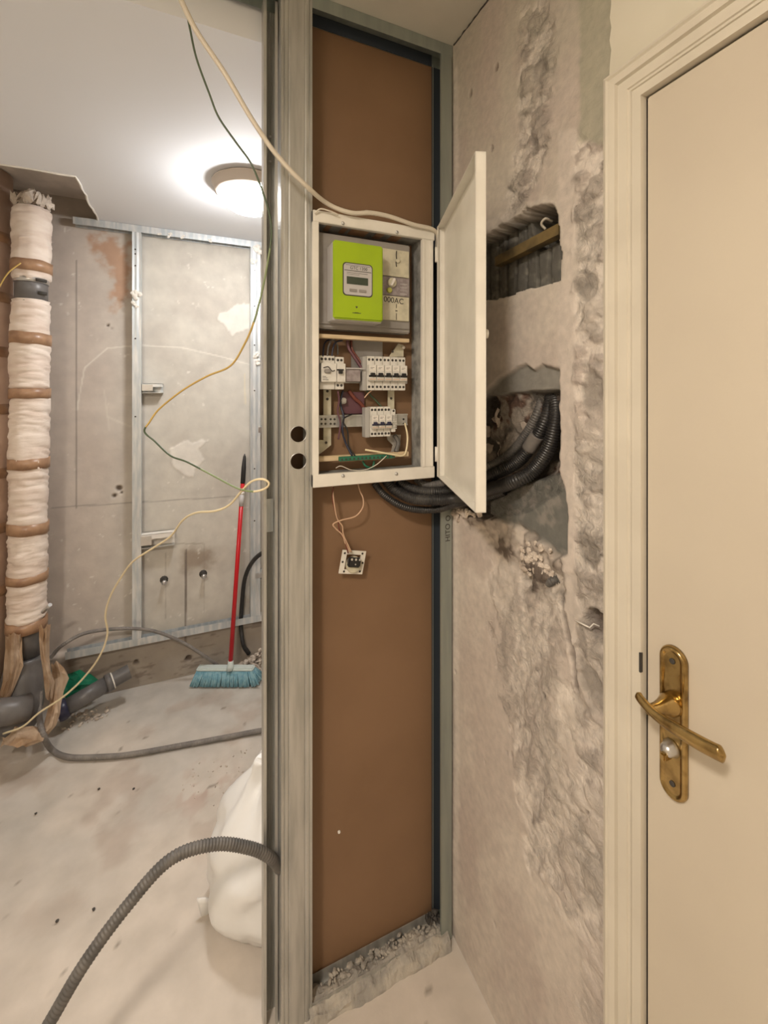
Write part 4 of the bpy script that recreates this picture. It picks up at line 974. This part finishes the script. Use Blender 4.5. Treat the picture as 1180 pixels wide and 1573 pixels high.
b0 = breaker(bx0_, zc1, wb, hb, yb1, 'white circuit breaker, leftmost of the upper row of five', 'upper row of breakers')
for i in range(1, 5): dup(b0, (wb*i, 0, 0), None, f'white circuit breaker, {names[i]} of the upper row of five' if i in (1, 3) else (f'white circuit breaker, {names[i]} one in the upper row of five'))
x3, x4 = XY(571, yb1), XY(611, yb1); wb2 = wb*.87; zc2_ = ZY(592, 648, yb1); hb2 = ZY(592, 626, yb1)-ZY(592, 672, yb1)
b1 = breaker(x3, zc2_, wb2, hb2, yb1, 'white breaker with navy toggle, leftmost of the lower row of three', 'lower row of breakers', 'navy')
dup(b1, (wb2, 0, 0), None, 'white breaker with navy toggle, middle of the lower row of three'); dup(b1, (wb2*2, 0, 0), None, 'white breaker with navy toggle, right one of the lower row of three')
# end module with fins
t = thing('terminal_block', 'finned white terminal block at the right end of the lower breaker row', 'terminal block', (x3+wb2*3.3, yb1+.01, zc2_-.03))
bm = NB(); xa = x3+wb2*3; box(bm, xa+.0003, xa+.011, yb1+.002, yb1+.034, zc2_-hb2*.35, zc2_+hb2*.42, bev=.001)
for i in range(9): zz = zc2_-hb2*.24+hb2*.056*i; box(bm, xa+.001, xa+.0125, yb1-.003, yb1+.003, zz, zz+.0018)
obj('body', bm, 'brk', t)
bm = NB(); lathe(bm, [(.003, 0), (.003, .0006)], (xa+.005, yb1+.0018, zc2_+hb2*.36), (0, -1, 0), 10); obj('terminal_screw', bm, 'dirt', t)
# grey side covers on the rail left of each row
for (pa, pb, a, b, lab) in ((556, 566, 548, 600, 'upper'), (560, 571, 626, 672, 'lower')):
    bm = NB(); box(bm, XY(pa, 1.080), XY(pb, yb1)-.0005, 1.074, 1.098, ZY(pa, b, 1.08), ZY(pa, a, 1.08), bev=.001); tag(obj('blanking_module', bm, 'brkside'), f'plain grey blanking module left of the {lab} breaker row', 'blanking module')
# main differential switch + neighbour
yd = 1.066
xa, xb = XY(492.5, yd), XY(516, yd); zt1, zb1 = ZY(504, 546, yd), ZY(504, 598, yd)
t = thing('differential_switch', 'wide white differential switch at the upper left of the cabinet', 'breaker', ((xa+xb)/2, yd+.02, zb1))
hh = zt1-zb1; zc_ = (zt1+zb1)/2
bm = NB(); box(bm, xa, xb-.0006, yd+.008, yd+.032, zb1, zt1, bev=.001); box(bm, xa+.001, xb+.001, yd-.004, yd+.010, zc_-hh*.28, zc_+hh*.27, bev=.001); obj('body', bm, 'brk', t)
for s in (.14, .38, .64, .86):
    bm = NB(); lathe(bm, [(.0034, 0), (.0034, .0006)], (xa+(xb-xa)*s, yd+.0078, zt1-hh*.10), (0, -1, 0), 10); obj('terminal_screw', bm, 'dirt', t)
bm = NB()
for q in range(3): box(bm, xa+.004, xa+.013+.003*q, yd-.0046, yd-.0038, zc_-hh*(.13+.05*q), zc_-hh*(.115+.05*q))
obj('printed_line', bm, 'dirt', t)
bm = NB(); box(bm, xa+.008, xa+.024, yd-.010, yd-.003, zc_-hh*.03, zc_+hh*.10, bev=.002); obj('toggle', bm, 'grey', t)
bm = NB(); tube(bm, cr([(xa+.006, yd-.005, zc_+hh*.13), (xa+.018, yd-.0056, zc_+hh*.16), (xa+.028, yd-.005, zc_+hh*.04), (xb-.004, yd-.005, zc_+hh*.06)], 6), .0012, 6); obj('seal_wire', bm, 'dirt', t)
xa2, xb2 = XY(516.5, yd), XY(530, yd)
t = thing('circuit_breaker', 'single white breaker with black toggle beside the differential switch', 'circuit breaker', ((xa2+xb2)/2, yd+.02, zb1))
bm = NB(); box(bm, xa2, xb2, yd+.008, yd+.032, zb1, zt1-.002, bev=.001); box(bm, xa2+.0015, xb2+.001, yd-.003, yd+.010, zc_-hh*.28, zc_+hh*.27, bev=.001); obj('body', bm, 'brk', t)
bm = NB(); box(bm, xa2+.005, xa2+.014, yd-.012, yd-.003, zc_-hh*.04, zc_+hh*.09, bev=.001); box(bm, xa2+.001, xa2+.018, yd-.006, yd-.0025, zc_+hh*.06, zc_+hh*.10); obj('toggle', bm, 'black', t)
for zz in (zt1-hh*.12, zb1+hh*.12):
    for s in (.3, .7): bm = NB(); lathe(bm, [(.0034, 0), (.0034, .0006)], (xa2+(xb2-xa2)*s, yd+.0078, zz), (0, -1, 0), 10); obj('terminal_screw', bm, 'dirt', t)
bm = NB(); box(bm, XY(531, 1.07), XY(554, 1.07), 1.070, 1.098, ZY(540, 586, 1.07), ZY(540, 567, 1.07), bev=.001); o = obj('blanking_module', bm, 'violet'); tag(o, 'mauve-grey module between the single breaker and the row of five', 'blanking module')
bm = NB(); box(bm, XY(531, 1.07), XY(559, 1.07), 1.066, 1.071, ZY(540, 567, 1.07), ZY(540, 565, 1.07)); obj('top_lip', bm, 'lgrey', o)
# wires inside
def wire(pts, r, m, label, name='wire', cat='wire', seg=8, n=10):
    bm = NB(); tube(bm, cr(pts, n), r, seg); return tag(obj(name, bm, m), label, cat)
W_ = lambda *a: [onY(x, y, d) for x, y, d in a]
wire(W_((496, 548, 1.075), (498, 530, 1.09), (503, 523, 1.10), (510, 522, 1.11)), .0022, 'bluew', 'dark wire looping out of the left terminal of the differential switch')
wire(W_((503, 547, 1.075), (505, 532, 1.085), (511, 522, 1.09), (518, 530, 1.10), (519, 545, 1.10)), .0024, 'conduit', 'grey wire arching over the top of the differential switch')
wire(W_((510, 547, 1.075), (512, 534, 1.08), (516, 526, 1.09), (526, 523, 1.10)), .0022, 'bluew', 'dark wire rising from the right terminal of the differential switch')
wire(W_((533, 518, 1.10), (536, 535, 1.095), (544, 548, 1.09), (552, 560, 1.085), (556, 566, 1.082)), .0042, 'purple', 'thick mauve wire bundle slanting down to the upper breaker row')
wire(W_((540, 520, 1.105), (541, 536, 1.10), (549, 549, 1.095), (557, 560, 1.085)), .003, 'redbrown', 'red-brown wire beside the mauve bundle above the upper breakers')
wire(W_((519, 600, 1.085), (521, 615, 1.088), (519, 632, 1.09), (523, 650, 1.088), (520, 675, 1.09)), .0026, 'purple', 'mauve wire hanging from the single breaker past the lower rail')
wire(W_((527, 600, 1.10), (523, 620, 1.10), (528, 640, 1.09), (526, 660, 1.088), (531, 680, 1.09), (541, 700, 1.078)), .0028, 'bluew', 'navy wire running down to the green earth bar')
wire(W_((541, 636, 1.09), (527, 645, 1.086), (534, 662, 1.084), (536, 685, 1.084), (546, 701, 1.076)), .002, 'black', 'thin black wire crossing the lower rail')
wire(W_((622, 650, 1.09), (626, 670, 1.085), (624, 692, 1.078), (618, 700, 1.072), (602, 698, 1.068), (580, 694, 1.066), (561, 691, 1.072)), .0026, 'palew', 'yellow wire curving under the lower breakers to the earth bar')
wire(W_((516, 719, 1.09), (524, 716, 1.085), (540, 722, 1.078), (560, 722, 1.072), (578, 714, 1.066), (594, 700, 1.068)), .0012, 'whitew', 'thin white wire curling below the green earth bar')
wire(W_((557, 708, 1.09), (562, 716, 1.085), (572, 718, 1.088), (575, 708, 1.09)), .003, 'gterm', 'short green wire loop hanging below the earth bar')
wire(W_((571, 600, 1.085), (566, 604, 1.08), (560, 611, 1.08)), .0016, 'copper', 'short bare wire end under the upper breaker row')
wire(W_((560, 596, 1.10), (570, 608, 1.105), (580, 618, 1.105), (590, 630, 1.10)), .003, 'greenw', 'dark green wire between the two breaker rows')
wire(W_((536, 600, 1.108), (545, 612, 1.105), (556, 622, 1.107), (566, 640, 1.105)), .005, 'redbrown', 'dark red-brown wire bundle behind the lower rail')
wire(W_((606, 668, 1.095), (612, 680, 1.09), (608, 694, 1.085)), .006, 'conduit', 'grey coiled lead under the finned terminal block')
p = onY(528, 616, 1.10); bm = NB(); v = bmesh.ops.create_icosphere(bm, subdivisions=2, radius=.009)['verts']
for q in v: q.co = Vector((q.co.x, q.co.y*.5, q.co.z))*random.uniform(.85, 1.1)+p
tag(obj('plaster_lump', bm, 'mortar'), 'small lump of mortar behind the wires between the breaker rows', 'mortar lump')

# hanging socket
sp = onY(541, 863, 1.100)
t = thing('socket_insert', 'white socket insert hanging by its wires under the cabinet', 'socket', sp+Vector((0, 0, -.035)))
R = Matrix.Rotation(math.radians(11), 3, 'Y')
def rb(bm, *a, **k): box(bm, *a, rot=R, cen=sp, **k)
x, y, z = sp
bm = NB(); w2, h2_ = .033, .030
rb(bm, x-w2, x+w2, y-.004, y-.001, z-h2_, z-h2_+.011); rb(bm, x-w2, x+w2, y-.004, y-.001, z+h2_-.010, z+h2_)
rb(bm, x-w2, x-w2+.013, y-.0042, y-.0012, z-h2_+.0112, z+h2_-.0102); rb(bm, x+w2-.013, x+w2, y-.0042, y-.0012, z-h2_+.0112, z+h2_-.0102)
fr_ = obj('mounting_frame', bm, 'cab', t)
for sx, sz in ((-.6, -.8), (.75, -.75), (-.8, .75), (.7, .8), (-.85, 0), (.85, 0)):
    bm = NB(); q = R @ Vector((sx*w2, -.0045, sz*h2_))+sp; lathe(bm, [(.0028, 0), (.0028, .0006)], q, (0, -1, 0), 10); obj('frame_hole', bm, 'dirt', fr_)
bm = NB(); q = R @ Vector((.002, -.002, -.004))+sp; lathe(bm, [(.021, 0), (.021, .010), (.019, .012)], q, (0, -1, 0), 24); obj('socket_cup', bm, 'cream', t)
bm = NB(); rb(bm, x-.018, x+.016, y-.022, y-.006, z-.008, z+.016, bev=.003); tb = obj('terminal_carrier', bm, 'black', t)
bm = NB()
for s in (-.011, 0, .011): q = R @ Vector((s, -.0225, .013))+sp; lathe(bm, [(.003, 0), (.003, .001)], q, (0, -1, .3), 10); obj('terminal_screw', bm, 'steel', tb); bm = NB()
q = R @ Vector((.001, -.0225, .001))+sp; lathe(bm, [(.002, 0), (.002, .001)], q, (0, -1, 0), 8); obj('terminal_screw', bm, 'steel', tb)
wire([onY(512, 748, 1.085), onY(511, 765, 1.085), onY(514, 782, 1.085), onY(519, 798, 1.085), onY(522, 815, 1.085), onY(530, 832, 1.085), onY(535, 850, 1.085)], .0018, 'redbrown', 'red-brown wire running from the cabinet down to the hanging socket')
wire([onY(511, 744, 1.09), onY(513, 770, 1.08), onY(518, 796, 1.08), onY(526, 808, 1.082), onY(528, 822, 1.084), onY(540, 848, 1.085)], .0016, 'copper', 'pink wire twisted beside the red-brown one above the hanging socket')
wire([onY(549, 740, 1.10), onY(553, 754, 1.09), onY(558, 766, 1.085), onY(557, 780, 1.082), onY(546, 793, 1.08), onY(525, 799, 1.08), onY(512, 805, 1.08), onY(516, 812, 1.081), onY(526, 822, 1.083), onY(531, 835, 1.085), onY(538, 848, 1.085)], .0018, 'copper', 'pale pink wire looping out to the right above the hanging socket')
bm = NB(); p = onY(521, 1278, YB-.002); v = bmesh.ops.create_icosphere(bm, subdivisions=2, radius=.004)['verts']
for q in v: q.co += p
tag(obj('plaster_speck', bm, 'plast'), 'small white plaster speck stuck low on the brown board', 'plaster speck')

# ================================================================== conduits into the wall
grp = 'black conduits entering the wall chase'
xin = XR+.035
def cp(px, py, x): return onX(px, py, x)
hose('corrugated_conduit', [onY(592, 735, 1.105), onY(606, 752, 1.09), onY(635, 766, 1.06), onY(668, 768, 1.03), at(700, 766, 1.17), at(745, 754, 1.075), at(790, 740, .985), cp(820, 722, .69), cp(842, 690, .70), cp(853, 650, .705), cp(854, 622, .715), cp(850, 600, .74)], .0155, 'conduitb', 'outermost black conduit sweeping under the cabinet door into the wall', group=grp, pitch=.0055)
hose('corrugated_conduit', [onY(612, 738, 1.105), onY(630, 750, 1.08), onY(660, 756, 1.05), at(700, 752, 1.19), at(750, 732, 1.08), cp(792, 712, .69), cp(820, 680, .70), cp(838, 645, .705), cp(846, 615, .72), cp(846, 596, .745)], .0145, 'conduitb', 'second black conduit nested inside the outermost in the wall chase', group=grp, pitch=.0055)
hose('corrugated_conduit', [onY(640, 735, 1.105), onY(655, 745, 1.08), at(690, 740, 1.21), at(740, 722, 1.10), cp(780, 700, .70), cp(808, 668, .705), cp(826, 635, .71), cp(834, 608, .73), cp(832, 592, .76)], .0115, 'conduit', 'thinner grey conduit innermost of those in the wall chase', group=grp, pitch=.0055)
hose('corrugated_conduit', [onY(575, 742, 1.10), onY(592, 762, 1.09), onY(625, 780, 1.07), onY(668, 783, 1.05), at(700, 774, 1.17), at(740, 766, 1.10), cp(775, 755, .685)], .010, 'conduitb', 'lowest black conduit bulging out below the cabinet', group=grp, pitch=.0055)
hose('corrugated_conduit', [cp(822, 604, .725), cp(828, 618, .72), cp(838, 640, .73), cp(845, 660, .75)], .010, 'conduitb', 'short black conduit crossing at the top of the wall chase', group=grp, pitch=.0055)
bm = NB(); a1 = cp(812, 690, .697); a2 = cp(826, 668, .70); corr(bm, [a1, a1.lerp(a2, .5), a2], .016, .02, 16, 0); tag(obj('cable_sleeve', bm, 'hose'), 'smooth grey sleeve over a conduit in the wall chase', 'sleeve')
hose('corrugated_conduit', [cp(838, 902, .70), cp(847, 893, .682), cp(858, 889, .690)], .009, 'conduit', 'broken end of black conduit in the plaster below the chase', pitch=.005, depth=.3)
# ochre batten across the upper hole
b0_ = cp(768, 402, .715); b1_ = cp(866, 352, .715)
bm = NB(); zm = (b0_.z+b1_.z)/2
prism(bm, [(.700, b0_.y, b0_.z-.013), (.700, b0_.y, b0_.z+.010), (.722, b0_.y, b0_.z+.010), (.722, b0_.y, b0_.z-.013)], (0, b1_.y-b0_.y, b1_.z-b0_.z)); tag(obj('batten', bm, 'beam'), 'old ochre batten lying across the upper hole in the plaster', 'batten')
bm = NB(); tube(bm, cr([cp(838, 352, .72), cp(832, 344, .71), cp(838, 336, .71), cp(848, 340, .73)], 8), .003, 8); tag(obj('wire', bm, 'whitew'), 'old wire curl behind the ochre batten in the upper hole', 'wire')
bm = NB(); tube(bm, [cp(884, 953, .672), cp(898, 960, .670), cp(906, 964, .674), cp(912, 958, .684), cp(921, 962, .69)], .0014, 6); tag(obj('wire', bm, 'plast'), 'thin white wire crossing the round hole beside the door trim', 'wire')
# mortar lumps: ledge under the cabinet door, rubble under the chase
def lumps(name, label, pts, r, m, x):
    bm = NB()
    for (a, b) in pts:
        p = cp(a+random.uniform(-3, 3), b+random.uniform(-3, 3), x)
        v = bmesh.ops.create_icosphere(bm, subdivisions=2, radius=r*random.uniform(.6, 1.2))['verts']
        e1, e2 = random.uniform(.5, 1.5), random.uniform(.5, 1.4)
        for q in v: q.co = Vector((q.co.x*.7, q.co.y*e1, q.co.z*e2))*random.uniform(.65, 1.35)+p
    tag(obj(name, bm, m), label, 'mortar')['kind'] = 'stuff'
lumps('mortar_ledge', 'crumbly pale mortar ledge above the wall stud, below the cabinet door', [(692+i*4.5, 786+(i % 3)*3-(i > 6)*3) for i in range(11)]*2, .008, 'debris', .675)
lumps('mortar_rubble', 'broken mortar hanging in the chase below the black conduits', [(800+random.random()*52, 832+random.random()*55) for i in range(40)], .0065, 'debris', .682)
lumps('mortar_rubble', 'chunks of mortar inside the lower chase behind the conduits', [(748+random.random()*60, 640+random.random()*70) for i in range(26)], .020, 'debris', .722)

# ================================================================== loose cables
bm = NB(); wp = [at(262, -30, .90), at(278, 0, .91), at(302, 48, .92), at(345, 112, .94), at(385, 180, .96), at(425, 238, .985), at(470, 285, 1.015), onY(505, 314, 1.040), onY(540, 327, 1.038), onY(570, 327, 1.038), onY(600, 333, 1.040), onY(635, 345, 1.042), onY(664, 352, 1.044), Vector((.622, 1.055, 1.955)), Vector((.628, 1.07, 1.92))]
tube(bm, resample(cr(wp, 12), .01), .0058, 10, flat=.8); tag(obj('flat_cable', bm, 'whitew'), 'thick off-white cable slanting down from the ceiling to the top of the cabinet', 'cable')
wire([onY(484, 328, 1.045), onY(492, 321, 1.04), onY(506, 324, 1.04), onY(520, 330, 1.04)], .002, 'whitew', 'short white cable end on the top left corner of the cabinet')
wire([onY(556, 328, 1.036), onY(562, 324, 1.036), onY(572, 326, 1.036), onY(578, 331, 1.038)], .002, 'whitew', 'short white cable end on the top middle of the cabinet')
ep = [(270, -25, .92), (284, 8, .93), (292, 45, .94), (302, 90, .95), (322, 145, .965), (336, 180, .975), (362, 218, .985), (385, 250, .995), (400, 285, 1.0), (413, 325, 1.0), (417, 360, 1.0), (411, 405, 1.0), (402, 450, 1.0), (390, 495, 1.0), (375, 530, 1.02), (354, 562, 1.04), (318, 578, 1.06), (280, 600, 1.08), (245, 628, 1.1), (230, 648, 1.1), (222, 663, 1.1), (238, 678, 1.1), (262, 700, 1.08), (288, 710, 1.06), (330, 732, 1.04), (365, 750, 1.02), (390, 755, 1.0), (408, 750, .99), (413, 742, .985), (403, 736, .985), (386, 740, 1.0), (370, 756, 1.03), (352, 776, 1.08), (330, 785, 1.12), (300, 788, 1.2), (280, 800, 1.28), (262, 824, 1.36), (235, 842, 1.42), (205, 862, 1.48), (188, 884, 1.54), (170, 915, 1.6), (162, 945, 1.64), (165, 975, 1.68), (152, 1010, 1.70), (125, 1045, 1.74), (95, 1072, 1.76), (60, 1095, 1.77), (35, 1116, 1.77), (5, 1127, 1.78)]
path = cr([at(*p) for p in ep], 8); npz = len(path)
def em(i, n):
    k = i/8
    if k < 10.5: return 0
    if k < 13: return 1
    if k < 19.5: return 2
    if k < 23.5: return 0
    if k < 26: return 1
    return 3
bm = NB(); tube(bm, path, .0026, 8, rf=lambda i, n: .0023+.0014*min(1, max(0, (i/8-26)/20)), mf=em)
tag(obj('earth_wire', bm, ['greenw', 'midgw', 'yellw', 'palew']), 'long thin green and yellow wire hanging in loops from the ceiling to the pipe foot', 'wire')
